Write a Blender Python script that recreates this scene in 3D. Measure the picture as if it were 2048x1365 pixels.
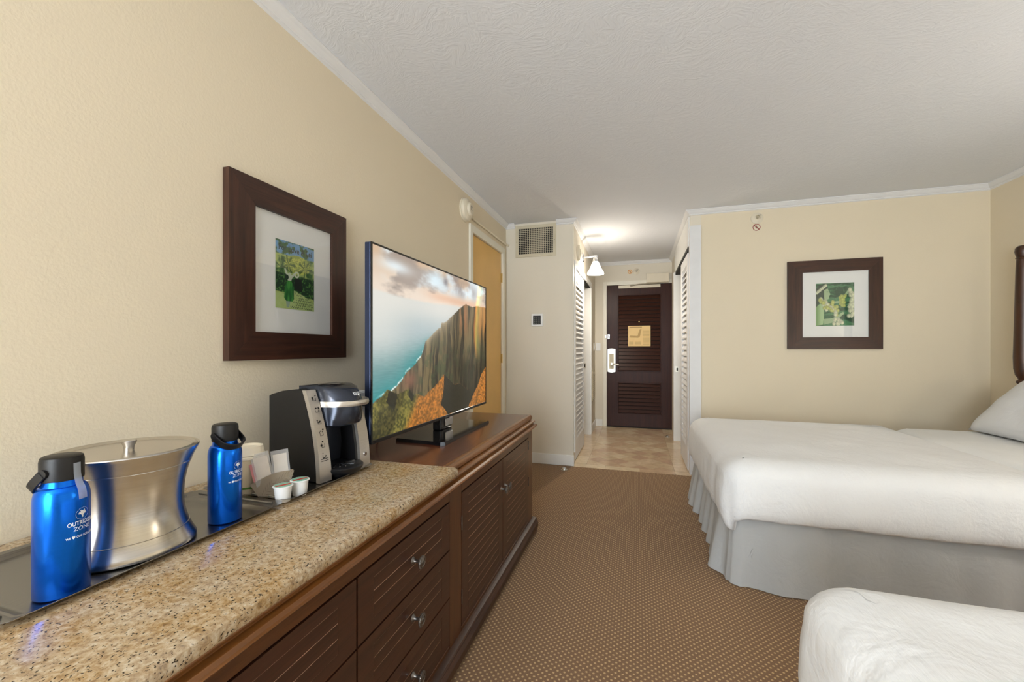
import bpy, bmesh, math, random
import numpy as np
from mathutils import Vector, Matrix

# ---------------------------------------------------------------- clear
for o in list(bpy.data.objects):
    bpy.data.objects.remove(o, do_unlink=True)
scene = bpy.context.scene
COL = scene.collection
random.seed(7)
PI = math.pi
R = math.radians

# ---------------------------------------------------------------- camera
cam_d = bpy.data.cameras.new('camera')
cam = bpy.data.objects.new('camera', cam_d)
COL.objects.link(cam)
cam.location = (0, 0, 1.158)
cam.rotation_euler = (R(90), 0, math.atan(251 / 830))
cam_d.sensor_width = 36
cam_d.lens = 830 / 2048 * 36
cam_d.shift_y = 15.5 / 2048
cam_d.clip_start = 0.02
scene.camera = cam

# ---------------------------------------------------------------- world, daylight, exposure
world = bpy.data.worlds.new('world')
scene.world = world
world.use_nodes = True
wn = world.node_tree.nodes
wn['Background'].inputs[0].default_value = (0.80, 0.90, 1.0, 1)
wn['Background'].inputs[1].default_value = 1.0

def area_light(name, loc, rot, sx, sy, power, col):
    l = bpy.data.lights.new(name, 'AREA')
    l.shape = 'RECTANGLE'; l.size = sx; l.size_y = sy
    l.energy = power; l.color = col
    o = bpy.data.objects.new(name, l)
    o.location = loc; o.rotation_euler = rot
    COL.objects.link(o)
    return o

# daylight entering through the glass doors behind the camera (they fill that wall)
area_light('window_daylight', (-0.40, -2.94, 1.15), (R(97), 0, 0), 1.70, 2.26, 175, (0.83, 0.92, 1.0))

scene.view_settings.view_transform = 'Standard'
scene.view_settings.look = 'None'
scene.view_settings.gamma = 1
scene.view_settings.exposure = 0.12
scene.view_settings.use_curve_mapping = False

# ================================================================= helpers
W = {}          # world matrix of every object built

def lin(c):
    c = c / 255
    return c / 12.92 if c <= 0.04045 else ((c + 0.055) / 1.055) ** 2.4

def rgb(r, g, b):
    return (lin(r), lin(g), lin(b), 1)

class NT:
    """tiny node-tree helper"""
    def __init__(self, name):
        self.m = bpy.data.materials.new(name)
        self.m.use_nodes = True
        self.t = self.m.node_tree
        self.b = self.t.nodes['Principled BSDF']
        self.out = self.t.nodes['Material Output']
    def n(self, typ, **kw):
        nd = self.t.nodes.new('ShaderNode' + typ)
        for k, v in kw.items():
            setattr(nd, k, v)
        return nd
    def l(self, a, b):
        self.t.links.new(a, b)
    def set(self, key, v):
        self.b.inputs[key].default_value = v
    def coords(self, scale=(1, 1, 1), rot=(0, 0, 0), kind='Object'):
        tc = self.n('TexCoord'); mp = self.n('Mapping')
        mp.inputs['Scale'].default_value = scale
        mp.inputs['Rotation'].default_value = rot
        self.l(tc.outputs[kind], mp.inputs['Vector'])
        return mp.outputs['Vector']
    def noise(self, vec, scale, detail=3, rough=0.5, dist=0):
        nd = self.n('TexNoise')
        nd.inputs['Scale'].default_value = scale
        nd.inputs['Detail'].default_value = detail
        nd.inputs['Roughness'].default_value = rough
        nd.inputs['Distortion'].default_value = dist
        self.l(vec, nd.inputs['Vector'])
        return nd.outputs['Fac']
    def ramp(self, fac, stops):
        nd = self.n('ValToRGB')
        el = nd.color_ramp.elements
        while len(el) < len(stops):
            el.new(0.5)
        for e, (p, c) in zip(el, stops):
            e.position = p; e.color = c
        self.l(fac, nd.inputs['Fac'])
        return nd.outputs['Color']
    def mix(self, fac, a, b):
        nd = self.n('Mix', data_type='RGBA')
        for i, v in ((0, fac), (6, a), (7, b)):
            if hasattr(v, 'is_output'):
                self.l(v, nd.inputs[i])
            else:
                nd.inputs[i].default_value = v
        return nd.outputs[2]
    def math(self, op, a, b=None):
        nd = self.n('Math', operation=op)
        for i, v in enumerate((a, b)):
            if v is None:
                continue
            if hasattr(v, 'is_output'):
                self.l(v, nd.inputs[i])
            else:
                nd.inputs[i].default_value = v
        return nd.outputs[0]
    def bump(self, h, strength=0.3, dist=0.002):
        nd = self.n('Bump')
        nd.inputs['Strength'].default_value = strength
        nd.inputs['Distance'].default_value = dist
        self.l(h, nd.inputs['Height'])
        self.l(nd.outputs[0], self.b.inputs['Normal'])

def plain(name, col, rough=0.5, metal=0.0, var=0.06, vscale=8, bump=None, spec=0.5, coat=0):
    t = NT(name)
    v = t.coords()
    f = t.noise(v, vscale, 4)
    lo = tuple(c * (1 - var) for c in col[:3]) + (1,)
    hi = tuple(min(1, c * (1 + var)) for c in col[:3]) + (1,)
    t.l(t.ramp(f, [(0.3, lo), (0.7, hi)]), t.b.inputs['Base Color'])
    t.set('Roughness', rough); t.set('Metallic', metal)
    t.set('Specular IOR Level', spec)
    if coat:
        t.set('Coat Weight', coat); t.set('Coat Roughness', 0.08)
    if bump:
        t.bump(t.noise(v, bump[0], 3), bump[1], bump[2])
    return t.m

def wood(name, c1, c2, axis, rough=0.35, scale=1.0, coat=0.0, fine=1.0):
    t = NT(name)
    s = [28 * scale] * 3
    s[axis] = 1.6 * scale
    v = t.coords(tuple(s))
    f = t.noise(v, 1.6, 6, 0.6, 0.8)
    s2 = [220 * scale] * 3
    s2[axis] = 5 * scale
    f2 = t.noise(t.coords(tuple(s2)), 1.0, 2, 0.5)
    c = t.ramp(f, [(0.28, c1), (0.72, c2)])
    dk = t.ramp(f2, [(0.35, (0.72, 0.72, 0.72, 1)), (0.6, (1, 1, 1, 1))])
    mul = t.n('Mix', data_type='RGBA', blend_type='MULTIPLY')
    mul.inputs[0].default_value = 0.7 * fine
    t.l(c, mul.inputs[6]); t.l(dk, mul.inputs[7])
    t.l(mul.outputs[2], t.b.inputs['Base Color'])
    t.set('Roughness', rough)
    if coat:
        t.set('Coat Weight', coat); t.set('Coat Roughness', 0.12)
    t.bump(f2, 0.12 * fine, 0.001)
    return t.m

def attr_mat(name, emit=0.0, rough=0.5):
    t = NT(name)
    a = t.n('Attribute'); a.attribute_name = 'Col'
    if emit:
        t.l(a.outputs['Color'], t.b.inputs['Emission Color'])
        t.set('Emission Strength', emit)
        t.set('Base Color', (0.01, 0.01, 0.01, 1))
    else:
        t.l(a.outputs['Color'], t.b.inputs['Base Color'])
    t.set('Roughness', rough)
    return t.m

# ---- object creation
def empty(name, loc=(0, 0, 0), rz=0.0):
    o = bpy.data.objects.new(name, None)
    COL.objects.link(o)
    o.location = loc; o.rotation_euler = (0, 0, rz)
    o.empty_display_size = 0.05
    W[o] = Matrix.Translation(loc) @ Matrix.Rotation(rz, 4, 'Z')
    return o

def tag(o, label=None, cat=None, group=None, kind=None):
    if label: o['label'] = label
    if cat: o['category'] = cat
    if group: o['group'] = group
    if kind: o['kind'] = kind
    return o

def smooth_mesh(me, on, angle=40):
    if on:
        for p in me.polygons:
            p.use_smooth = True
        try:
            me.set_sharp_from_angle(angle=R(angle))
        except Exception:
            pass

def obj(name, bm, mat, parent=None, local=False, smooth=False, angle=40):
    """link a bmesh as one object; vertices are given in world space unless local"""
    if parent is not None and not local:
        bm.transform(W[parent].inverted())
    bmesh.ops.recalc_face_normals(bm, faces=bm.faces[:]) if len(bm.faces) < 60000 else None
    me = bpy.data.meshes.new(name)
    bm.to_mesh(me); bm.free()
    for m in (mat if isinstance(mat, (list, tuple)) else [mat]):
        me.materials.append(m)
    smooth_mesh(me, smooth, angle)
    o = bpy.data.objects.new(name, me)
    COL.objects.link(o)
    if parent is not None:
        o.parent = parent
        W[o] = W[parent].copy()
    else:
        W[o] = Matrix.Identity(4)
    return o

def inst(name, me, parent, loc, rot=None):
    """another object that shares mesh data, placed at a world position under parent"""
    o = bpy.data.objects.new(name, me)
    COL.objects.link(o)
    o.parent = parent
    o.location = W[parent].inverted() @ Vector(loc)
    if rot is not None:
        o.rotation_euler = rot
    return o

def mesh_of(name, bm, mat, smooth=False):
    bmesh.ops.recalc_face_normals(bm, faces=bm.faces[:])
    me = bpy.data.meshes.new(name)
    bm.to_mesh(me); bm.free()
    me.materials.append(mat)
    smooth_mesh(me, smooth)
    return me

def new():
    return bmesh.new()

def box(bm, x0, x1, y0, y1, z0, z1, bev=0.0, seg=2, mi=0):
    vs = [bm.verts.new((x, y, z)) for x in (x0, x1) for y in (y0, y1) for z in (z0, z1)]
    idx = [(0, 1, 3, 2), (4, 6, 7, 5), (0, 4, 5, 1), (2, 3, 7, 6), (0, 2, 6, 4), (1, 5, 7, 3)]
    fs = [bm.faces.new([vs[i] for i in q]) for q in idx]
    for f in fs:
        f.material_index = mi
    if bev > 0:
        es = list({e for f in fs for e in f.edges})
        r = bmesh.ops.bevel(bm, geom=es, offset=bev, segments=seg, profile=0.5, affect='EDGES')
        for f in r['faces']:
            f.material_index = mi
    return bm

def B(*a, **k):
    return box(new(), *a, **k)

def boxes(lst, bev=0.0, seg=1):
    bm = new()
    for b in lst:
        box(bm, *b, bev=bev, seg=seg)
    return bm

def prism(bm, pts, axis, a0, a1, m0=None, m1=None):
    """extrude a 2D outline along an axis; pts are the two other coordinates in xyz order"""
    def mk(p, a):
        c = list(p); c.insert(axis, a)
        return bm.verts.new(c)
    n = len(pts)
    A = [mk(p, a0 + (m0[i] if m0 else 0)) for i, p in enumerate(pts)]
    Z = [mk(p, a1 + (m1[i] if m1 else 0)) for i, p in enumerate(pts)]
    bm.faces.new(A); bm.faces.new(Z[::-1])
    for i in range(n):
        j = (i + 1) % n
        bm.faces.new((A[i], Z[i], Z[j], A[j]))
    return bm

def lathe(bm, prof, seg=32, c=(0, 0, 0), axis=2, close=False, sx=1, sy=1):
    """prof: (radius, height) pairs"""
    rings = []
    for r, h in prof:
        ring = []
        if r < 1e-6:
            p = [0, 0, 0]; p[axis] = h
            ring = [bm.verts.new((p[0] + c[0], p[1] + c[1], p[2] + c[2]))]
        else:
            for k in range(seg):
                a = 2 * PI * k / seg
                u, v = r * math.cos(a) * sx, r * math.sin(a) * sy
                p = [u, v]; p.insert(axis, h)
                ring.append(bm.verts.new((p[0] + c[0], p[1] + c[1], p[2] + c[2])))
        rings.append(ring)
    for a, b in zip(rings, rings[1:]):
        if len(a) == 1 and len(b) == 1:
            continue
        for k in range(seg):
            j = (k + 1) % seg
            if len(a) == 1:
                bm.faces.new((a[0], b[k], b[j]))
            elif len(b) == 1:
                bm.faces.new((a[k], a[j], b[0]))
            else:
                bm.faces.new((a[k], a[j], b[j], b[k]))
    for ring in ((rings[0], rings[-1]) if not close else ()):
        if len(ring) > 1:
            bm.faces.new(ring)
    return bm

def tube(bm, path, r, seg=10, flat=None):
    """sweep a circle (or flat ellipse) along a polyline"""
    path = [Vector(p) for p in path]
    rings = []
    prev = None
    for i, p in enumerate(path):
        t = (path[min(i + 1, len(path) - 1)] - path[max(i - 1, 0)]).normalized()
        ref = prev if prev is not None else (Vector((0, 0, 1)) if abs(t.z) < 0.9 else Vector((1, 0, 0)))
        s = (ref - t * ref.dot(t)).normalized()
        prev = s
        b = t.cross(s)
        rr = r[i] if isinstance(r, (list, tuple)) else r
        rings.append([bm.verts.new(p + (s * math.cos(2 * PI * k / seg) * (flat[0] if flat else rr)
                                        + b * math.sin(2 * PI * k / seg) * (flat[1] if flat else rr))) for k in range(seg)])
    for a, b in zip(rings, rings[1:]):
        for k in range(seg):
            j = (k + 1) % seg
            bm.faces.new((a[k], a[j], b[j], b[k]))
    bm.faces.new(rings[0][::-1]); bm.faces.new(rings[-1])
    return bm

def bez(p0, p1, p2, p3, n=14):
    out = []
    for i in range(n + 1):
        t = i / n
        out.append(tuple((1 - t) ** 3 * a + 3 * (1 - t) ** 2 * t * b + 3 * (1 - t) * t * t * c + t ** 3 * d
                         for a, b, c, d in zip(p0, p1, p2, p3)))
    return out

def text_bm(s, size, extrude=0.0, align='CENTER', bold=0.0):
    cu = bpy.data.curves.new('t', 'FONT')
    cu.body = s; cu.size = size; cu.extrude = extrude; cu.align_x = align; cu.offset = bold
    cu.resolution_u = 3
    o = bpy.data.objects.new('t', cu)
    COL.objects.link(o)
    dg = bpy.context.evaluated_depsgraph_get()
    me = bpy.data.meshes.new_from_object(o.evaluated_get(dg))
    bm = new(); bm.from_mesh(me)
    bpy.data.objects.remove(o, do_unlink=True)
    bpy.data.curves.remove(cu); bpy.data.meshes.remove(me)
    return bm

def colour_grid(name, nx, ny, colf, place, mat, parent):
    """flat print: a grid whose vertices carry the picture's colours. colf(u,v)->(n,3) display rgb 0..1"""
    u, v = np.meshgrid((np.arange(nx + 1)) / nx, (np.arange(ny + 1)) / ny)
    u = u.ravel(); v = v.ravel()
    co = place(u, v)
    inv = W[parent].inverted()
    M = np.array(inv)
    co = co @ M[:3, :3].T + M[:3, 3]
    i = np.arange((nx + 1) * ny).reshape(ny, nx + 1)[:, :-1].ravel()
    faces = np.stack([i, i + 1, i + nx + 2, i + nx + 1], 1)
    me = bpy.data.meshes.new(name)
    me.vertices.add(len(co)); me.vertices.foreach_set('co', co.astype(np.float32).ravel())
    me.loops.add(faces.size); me.loops.foreach_set('vertex_index', faces.astype(np.int32).ravel())
    me.polygons.add(len(faces))
    me.polygons.foreach_set('loop_start', (np.arange(len(faces)) * 4).astype(np.int32))
    me.polygons.foreach_set('loop_total', np.full(len(faces), 4, np.int32))
    me.update(calc_edges=True); me.validate()
    c = np.clip(colf(u, v), 0, 1)
    c = np.where(c <= 0.04045, c / 12.92, ((c + 0.055) / 1.055) ** 2.4)
    at = me.color_attributes.new('Col', 'FLOAT_COLOR', 'POINT')
    at.data.foreach_set('color', np.c_[c, np.ones(len(c))].astype(np.float32).ravel())
    me.materials.append(mat)
    o = bpy.data.objects.new(name, me)
    COL.objects.link(o)
    o.parent = parent
    W[o] = W[parent].copy()
    return o

# ---- numpy picture helpers
_rng = np.random.RandomState(3)
_tab = _rng.rand(256, 256)
def vnoise(x, y):
    xi = np.floor(x).astype(int); yi = np.floor(y).astype(int)
    fx = x - xi; fy = y - yi
    fx = fx * fx * (3 - 2 * fx); fy = fy * fy * (3 - 2 * fy)
    g = lambda a, b: _tab[a % 256, b % 256]
    return (g(xi, yi) * (1 - fx) + g(xi + 1, yi) * fx) * (1 - fy) + (g(xi, yi + 1) * (1 - fx) + g(xi + 1, yi + 1) * fx) * fy
def fbm(x, y, o=5):
    s = 0; a = 0.5
    for k in range(o):
        s = s + a * vnoise(x * 2 ** k + 17 * k, y * 2 ** k + 31 * k); a *= 0.5
    return s / (1 - 0.5 ** o)
def sstep(a, b, x):
    t = np.clip((x - a) / (b - a), 0, 1)
    return t * t * (3 - 2 * t)
def lerp(a, b, t):
    t = np.asarray(t)[:, None] if np.ndim(t) == 1 else t
    return np.asarray(a) * (1 - t) + np.asarray(b) * t
def C255(*c):
    return np.array(c) / 255
def inpoly(u, v, poly):
    r = np.zeros(len(u), bool)
    n = len(poly)
    for i in range(n):
        x0, y0 = poly[i]; x1, y1 = poly[(i + 1) % n]
        if y0 == y1:
            continue
        c = ((y0 > v) != (y1 > v)) & (u < (x1 - x0) * (v - y0) / (y1 - y0) + x0)
        r ^= c
    return r

# ================================================================= materials
MT = {}
def stucco_wall(name, col):
    t = NT(name)
    v = t.coords()
    f = t.noise(v, 1.3, 3)
    t.l(t.ramp(f, [(0.3, tuple(c * 0.97 for c in col[:3]) + (1,)), (0.7, col)]), t.b.inputs['Base Color'])
    t.set('Roughness', 0.75)
    t.bump(t.noise(v, 130, 3, 0.6), 0.22, 0.003)
    return t.m
MT['wall'] = stucco_wall('cream_wall_paint', rgb(230, 217, 191))
MT['hallwall'] = stucco_wall('pale_cream_wall_paint', rgb(228, 220, 203))

def ceiling_mat():
    t = NT('ceiling_plaster')
    t.set('Base Color', rgb(230, 233, 238)); t.set('Roughness', 0.85)
    v = t.coords()
    w = t.noise(v, 5, 2)
    # skip-trowel strokes: stretched, warped noise
    mp = t.n('Mapping'); mp.inputs['Scale'].default_value = (14, 40, 10); mp.inputs['Rotation'].default_value = (0, 0, 0.5)
    tc = t.n('TexCoord')
    add = t.n('VectorMath', operation='ADD')
    t.l(tc.outputs['Object'], add.inputs[0])
    nz = t.n('TexNoise'); nz.inputs['Scale'].default_value = 3.0
    t.l(tc.outputs['Object'], nz.inputs['Vector'])
    sc = t.n('VectorMath', operation='SCALE'); sc.inputs['Scale'].default_value = 0.5
    t.l(nz.outputs['Color'], sc.inputs[0]); t.l(sc.outputs[0], add.inputs[1])
    t.l(add.outputs[0], mp.inputs['Vector'])
    f = t.noise(mp.outputs[0], 1.6, 4, 0.55, 1.2)
    h = t.ramp(f, [(0.42, (0, 0, 0, 1)), (0.60, (1, 1, 1, 1))])
    t.bump(h, 0.22, 0.004)
    return t.m
MT['ceiling'] = ceiling_mat()
MT['white'] = plain('white_gloss_paint', rgb(236, 235, 230), 0.35, var=0.02)
MT['crown'] = plain('white_crown_paint', rgb(232, 232, 232), 0.5, var=0.02)
MT['louvre'] = plain('louvre_white_paint', rgb(226, 226, 226), 0.4, var=0.03)
MT['casing'] = plain('cream_casing_paint', rgb(235, 230, 214), 0.4, var=0.02)
MT['tan_door'] = plain('tan_door_paint', rgb(226, 182, 106), 0.42, var=0.05, vscale=3)
MT['brass'] = plain('aged_brass', rgb(190, 160, 100), 0.35, 1.0)
MT['nickel'] = plain('satin_nickel', rgb(214, 208, 192), 0.32, 0.85, var=0.08)
MT['chrome'] = plain('chrome', rgb(220, 222, 226), 0.12, 1.0, var=0.02)
MT['dark'] = plain('dark_void', rgb(30, 26, 24), 0.8)
MT['black'] = plain('black_plastic', rgb(15, 15, 17), 0.45, var=0.1, spec=0.4)
MT['blackgloss'] = plain('gloss_black_plastic', rgb(18, 18, 20), 0.12, var=0.05)
MT['cream_plastic'] = plain('cream_plastic', rgb(226, 216, 194), 0.45, var=0.03)
MT['white_plastic'] = plain('white_plastic', rgb(238, 238, 236), 0.4, var=0.02)
MT['grille'] = plain('cream_grille_metal', rgb(206, 196, 170), 0.5, var=0.06)

def carpet_mat():
    t = NT('brown_dotted_carpet')
    v = t.coords()
    s = 0.0250
    def lattice(off):
        m = t.n('Mapping'); m.inputs['Scale'].default_value = (1 / s, 1 / s, 0)
        m.inputs['Location'].default_value = off
        t.l(v, m.inputs['Vector'])
        fr = t.n('VectorMath', operation='FRACTION'); t.l(m.outputs[0], fr.inputs[0])
        sb = t.n('VectorMath', operation='SUBTRACT'); sb.inputs[1].default_value = (0.5, 0.5, 0)
        t.l(fr.outputs[0], sb.inputs[0])
        ml = t.n('VectorMath', operation='MULTIPLY'); ml.inputs[1].default_value = (1, 1, 0)
        t.l(sb.outputs[0], ml.inputs[0])
        ln = t.n('VectorMath', operation='LENGTH'); t.l(ml.outputs[0], ln.inputs[0])
        return ln.outputs['Value']
    d = t.math('MINIMUM', lattice((0, 0, 0)), lattice((0.5, 0.5, 0)))
    nz = t.noise(v, 420, 2)
    d2 = t.math('ADD', d, t.math('MULTIPLY', t.math('SUBTRACT', nz, 0.5), 0.16))
    mask = t.ramp(d2, [(0.12, (1, 1, 1, 1)), (0.20, (0, 0, 0, 1))])
    base = t.ramp(t.noise(v, 300, 4, 0.7), [(0.3, rgb(104, 76, 50)), (0.7, rgb(148, 114, 82))])
    dot = t.ramp(t.noise(v, 500, 2), [(0.3, rgb(184, 150, 104)), (0.7, rgb(212, 182, 136))])
    t.l(t.mix(mask, base, dot), t.b.inputs['Base Color'])
    t.set('Roughness', 0.95); t.set('Specular IOR Level', 0.1)
    t.set('Sheen Weight', 0.15)
    t.bump(t.noise(v, 600, 3, 0.7), 0.6, 0.004)
    return t.m
MT['carpet'] = carpet_mat()

def tile_mat(i):
    cols = [(214, 190, 160), (204, 176, 146), (196, 166, 140), (222, 202, 170), (208, 184, 152)]
    c = cols[i]
    t = NT('travertine_tile_%d' % i)
    v = t.coords((1, 1, 1))
    f = t.noise(v, 14, 5, 0.6, 0.8)
    t.l(t.ramp(f, [(0.3, rgb(*[k * 0.93 for k in c])), (0.7, rgb(*[min(255, k * 1.04) for k in c]))]), t.b.inputs['Base Color'])
    t.set('Roughness', 0.22)
    return t.m
TILE = [tile_mat(i) for i in range(5)]
MT['grout'] = plain('tile_grout', rgb(178, 150, 120), 0.9)

def granite_mat():
    t = NT('gold_granite')
    v = t.coords()
    big = t.noise(v, 14, 4, 0.6)
    med = t.noise(v, 95, 4, 0.65, 0.4)
    base = t.ramp(med, [(0.30, rgb(84, 60, 38)), (0.42, rgb(146, 116, 76)), (0.54, rgb(180, 158, 124)), (0.70, rgb(206, 194, 172))])
    warm = t.ramp(big, [(0.35, rgb(166, 130, 78)), (0.62, rgb(184, 168, 146))])
    c1 = t.mix(0.38, base, warm)
    sp = t.noise(v, 230, 2, 0.5)
    spm = t.ramp(sp, [(0.33, (1, 1, 1, 1)), (0.39, (0, 0, 0, 1))])
    c2 = t.mix(spm, c1, rgb(50, 40, 30))
    vo = t.n('TexVoronoi'); vo.inputs['Scale'].default_value = 120
    t.l(v, vo.inputs['Vector'])
    vm = t.ramp(vo.outputs['Distance'], [(0.10, (1, 1, 1, 1)), (0.16, (0, 0, 0, 1))])
    gate = t.ramp(t.noise(v, 60, 2), [(0.48, (0, 0, 0, 1)), (0.54, (1, 1, 1, 1))])
    mm = t.math('MULTIPLY', vm, gate)
    c3 = t.mix(mm, c2, rgb(86, 60, 34))
    t.l(c3, t.b.inputs['Base Color'])
    t.set('Roughness', 0.10); t.set('Specular IOR Level', 0.5)
    return t.m
MT['granite'] = granite_mat()

DW1, DW2 = rgb(58, 31, 14), rgb(96, 57, 27)
DB1, DB2 = rgb(44, 22, 13), rgb(72, 39, 23)
MT['dresser_y'] = wood('mahogany_long_grain', DW1, DW2, 1, 0.30, coat=0.25)
MT['dresser_z'] = wood('mahogany_upright_grain', DW1, DW2, 2, 0.30, coat=0.25)
MT['dresser_board'] = wood('mahogany_dark_board', DB1, DB2, 1, 0.30, coat=0.25)
MT['dresser_top'] = wood('mahogany_top', rgb(70, 36, 20), rgb(112, 62, 38), 1, 0.25, coat=0.3)
MT['dresser_edge'] = wood('mahogany_golden_edge', rgb(104, 62, 28), rgb(150, 98, 48), 1, 0.28, coat=0.3)  # golden brown, paler than the other mahogany tones
MT['groove'] = plain('worn_groove', rgb(196, 160, 132), 0.7, var=0.45, vscale=30)
MT['frame_h'] = wood('wenge_h', rgb(40, 22, 14), rgb(76, 44, 30), 0, 0.38, 1.2)
MT['frame_y'] = wood('wenge_y', rgb(40, 22, 14), rgb(76, 44, 30), 1, 0.38, 1.2)
MT['frame_v'] = wood('wenge_v', rgb(40, 22, 14), rgb(76, 44, 30), 2, 0.38, 1.2)
MT['entry_door'] = wood('espresso_door_z', rgb(44, 20, 10), rgb(68, 34, 20), 2, 0.36, 1.0, coat=0.0, fine=0.6)
MT['entry_door'].node_tree.nodes['Principled BSDF'].inputs['Specular IOR Level'].default_value = 0.16
MT['entry_slat'] = wood('espresso_door_x', rgb(44, 20, 10), rgb(68, 34, 20), 0, 0.36, 1.0, coat=0.0, fine=0.6)
MT['entry_slat'].node_tree.nodes['Principled BSDF'].inputs['Specular IOR Level'].default_value = 0.16
MT['post'] = wood('dark_walnut_post', rgb(44, 24, 12), rgb(84, 48, 24), 2, 0.4, coat=0.1)
MT['mat_board'] = plain('white_mat_board', rgb(236, 236, 232), 0.8, var=0.01)

def brushed(name, col, rough, axis='z', aniso=0.5, metal=1.0, scale=900):
    t = NT(name)
    s = {'z': (4, 4, scale), 'y': (scale, 6, scale)}[axis]
    f = t.noise(t.coords(s), 1.0, 2)
    lo = tuple(c * 0.86 for c in col[:3]) + (1,)
    t.l(t.ramp(f, [(0.3, lo), (0.7, col)]), t.b.inputs['Base Color'])
    t.set('Metallic', metal); t.set('Roughness', rough)
    if axis == 'z':
        t.bump(f, 0.05, 0.0003)
    return t.m
MT['steel'] = brushed('brushed_steel', rgb(206, 202, 196), 0.24)
MT['traysteel'] = brushed('tray_steel', rgb(150, 148, 146), 0.27, 'y')
MT['bluebottle'] = brushed('anodised_blue', rgb(12, 110, 240), 0.24, metal=0.85, scale=700)
MT['silver'] = brushed('silver_plastic', rgb(206, 200, 192), 0.30, metal=0.8)
MT['headgrey'] = plain('gunmetal_gloss', rgb(52, 56, 66), 0.18, 0.55, var=0.03)
MT['print_white'] = plain('white_ink', rgb(236, 240, 246), 0.5)

def glass_pane():
    t = NT('picture_glass')
    tr = t.n('BsdfTransparent')
    gl = t.n('BsdfGlossy'); gl.inputs['Roughness'].default_value = 0.02
    fr = t.n('Fresnel')
    geo = t.n('NewGeometry')
    ior = t.math('ADD', t.math('MULTIPLY', geo.outputs['Backfacing'], 1 / 1.5 - 1.5), 1.5)
    t.l(ior, fr.inputs['IOR'])
    mx = t.n('MixShader')
    t.l(fr.outputs[0], mx.inputs[0]); t.l(tr.outputs[0], mx.inputs[1]); t.l(gl.outputs[0], mx.inputs[2])
    t.l(mx.outputs[0], t.out.inputs['Surface'])
    return t.m
MT['glass'] = glass_pane()
def film(name, alpha, col, rough):
    t = NT(name)
    t.set('Base Color', col); t.set('Roughness', rough); t.set('Alpha', alpha)
    return t.m
MT['cellophane'] = film('clear_wrapper', 0.28, rgb(235, 235, 235), 0.08)
MT['tape'] = film('frosted_tape', 0.55, rgb(225, 235, 250), 0.25)

def linen(name, col, rib, strength=0.5):
    t = NT(name)
    v = t.coords()
    f = t.noise(v, 5, 4)
    t.l(t.ramp(f, [(0.3, tuple(c * 0.97 for c in col[:3]) + (1,)), (0.7, col)]), t.b.inputs['Base Color'])
    t.set('Roughness', 0.9); t.set('Specular IOR Level', 0.15); t.set('Sheen Weight', 0.1)
    a = t.noise(t.coords((rib, 14, rib * 0.6)), 1.0, 3, 0.6)
    b = t.noise(v, 9, 4, 0.6, 0.6)
    h = t.math('ADD', t.math('MULTIPLY', a, 0.25), b)
    t.bump(h, strength, 0.012)
    return t.m
MT['duvet'] = linen('white_ribbed_comforter', rgb(232, 232, 231), 120, 0.6)
MT['skirt'] = linen('white_cotton_skirt', rgb(236, 236, 234), 30, 0.4)
MT['pillow'] = linen('white_pillowcase', rgb(230, 230, 230), 20, 0.35)

# ================================================================= the room
LW, RW, CEIL, BW, RET, END = -1.305, 2.63, 2.44, 4.17, 4.10, 6.33
HL, HR, WIN = -0.61, 0.46, -2.74          # hall faces, window wall
T = 0.10

def struct(name, bm, m, label, cat, parent=None):
    o = obj(name, bm, m, parent)
    if parent is None:
        tag(o, label, cat, kind='structure')
    return o

floor = struct('floor', B(LW - T, RW + T, WIN - T, 4.08, -0.06, 0.0), MT['carpet'], 'brown carpet with rows of small tan dots', 'floor')
struct('ceiling', B(LW - T, RW + T, WIN - T, END + T, CEIL, CEIL + 0.08), MT['ceiling'], 'grey white ceiling with trowelled plaster texture', 'ceiling')

# left wall, with the opening of the tan door (y 3.166-3.952)
D0, D1, DH = 3.166, 3.952, 2.112
struct('wall_left', boxes([(LW - T, LW, WIN - T, D0, 0, CEIL), (LW - T, LW, D1, RET + T, 0, CEIL), (LW - T, LW, D0, D1, DH, CEIL)]),
       MT['wall'], 'long cream textured wall behind the dresser', 'wall')
struct('wall_return', B(LW, HL, RET, RET + T, 0, CEIL), MT['hallwall'], 'narrow pale wall with the air vent and thermostat', 'wall')
# hall side walls with closet openings
CL0, CL1, CLH = 4.20, 5.68, 2.0
struct('wall_hall_left', boxes([(HL - T, HL, RET + T, CL0 + 0.02, 0, CEIL), (HL - T, HL, CL1, END + T, 0, CEIL), (HL - T, HL, CL0 + 0.02, CL1, CLH, CEIL)]),
       MT['hallwall'], 'cream hallway wall on the left with closet opening', 'wall')
CR0, CR1, CRH = 4.22, 5.60, 2.12
struct('wall_hall_right', boxes([(HR + 0.01, HR + T, BW + 0.001, CR0, 0, CEIL), (HR + 0.01, HR + T, CR1, END + T, 0, CEIL), (HR + 0.01, HR + T, CR0, CR1, CRH, CEIL)]),
       MT['hallwall'], 'hallway wall on the right with closet opening', 'wall')
struct('wall_back', B(HR + T, RW, BW, BW + T, 0, CEIL), MT['wall'], 'cream wall behind the far bed', 'wall')
struct('wall_right', B(RW, RW + T, WIN - T, BW + T, 0, CEIL), MT['wall'], 'cream wall at the head of the beds', 'wall')
struct('wall_end', boxes([(HL - T, -0.445, END, END + T, 0, CEIL), (0.485, HR + T, END, END + T, 0, CEIL), (-0.445, 0.485, END, END + T, 2.105, CEIL),
                          (-0.445, 0.485, END + 0.07, END + T, 0, 2.105)]), MT['hallwall'], 'short wall around the dark entry door', 'wall')
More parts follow.
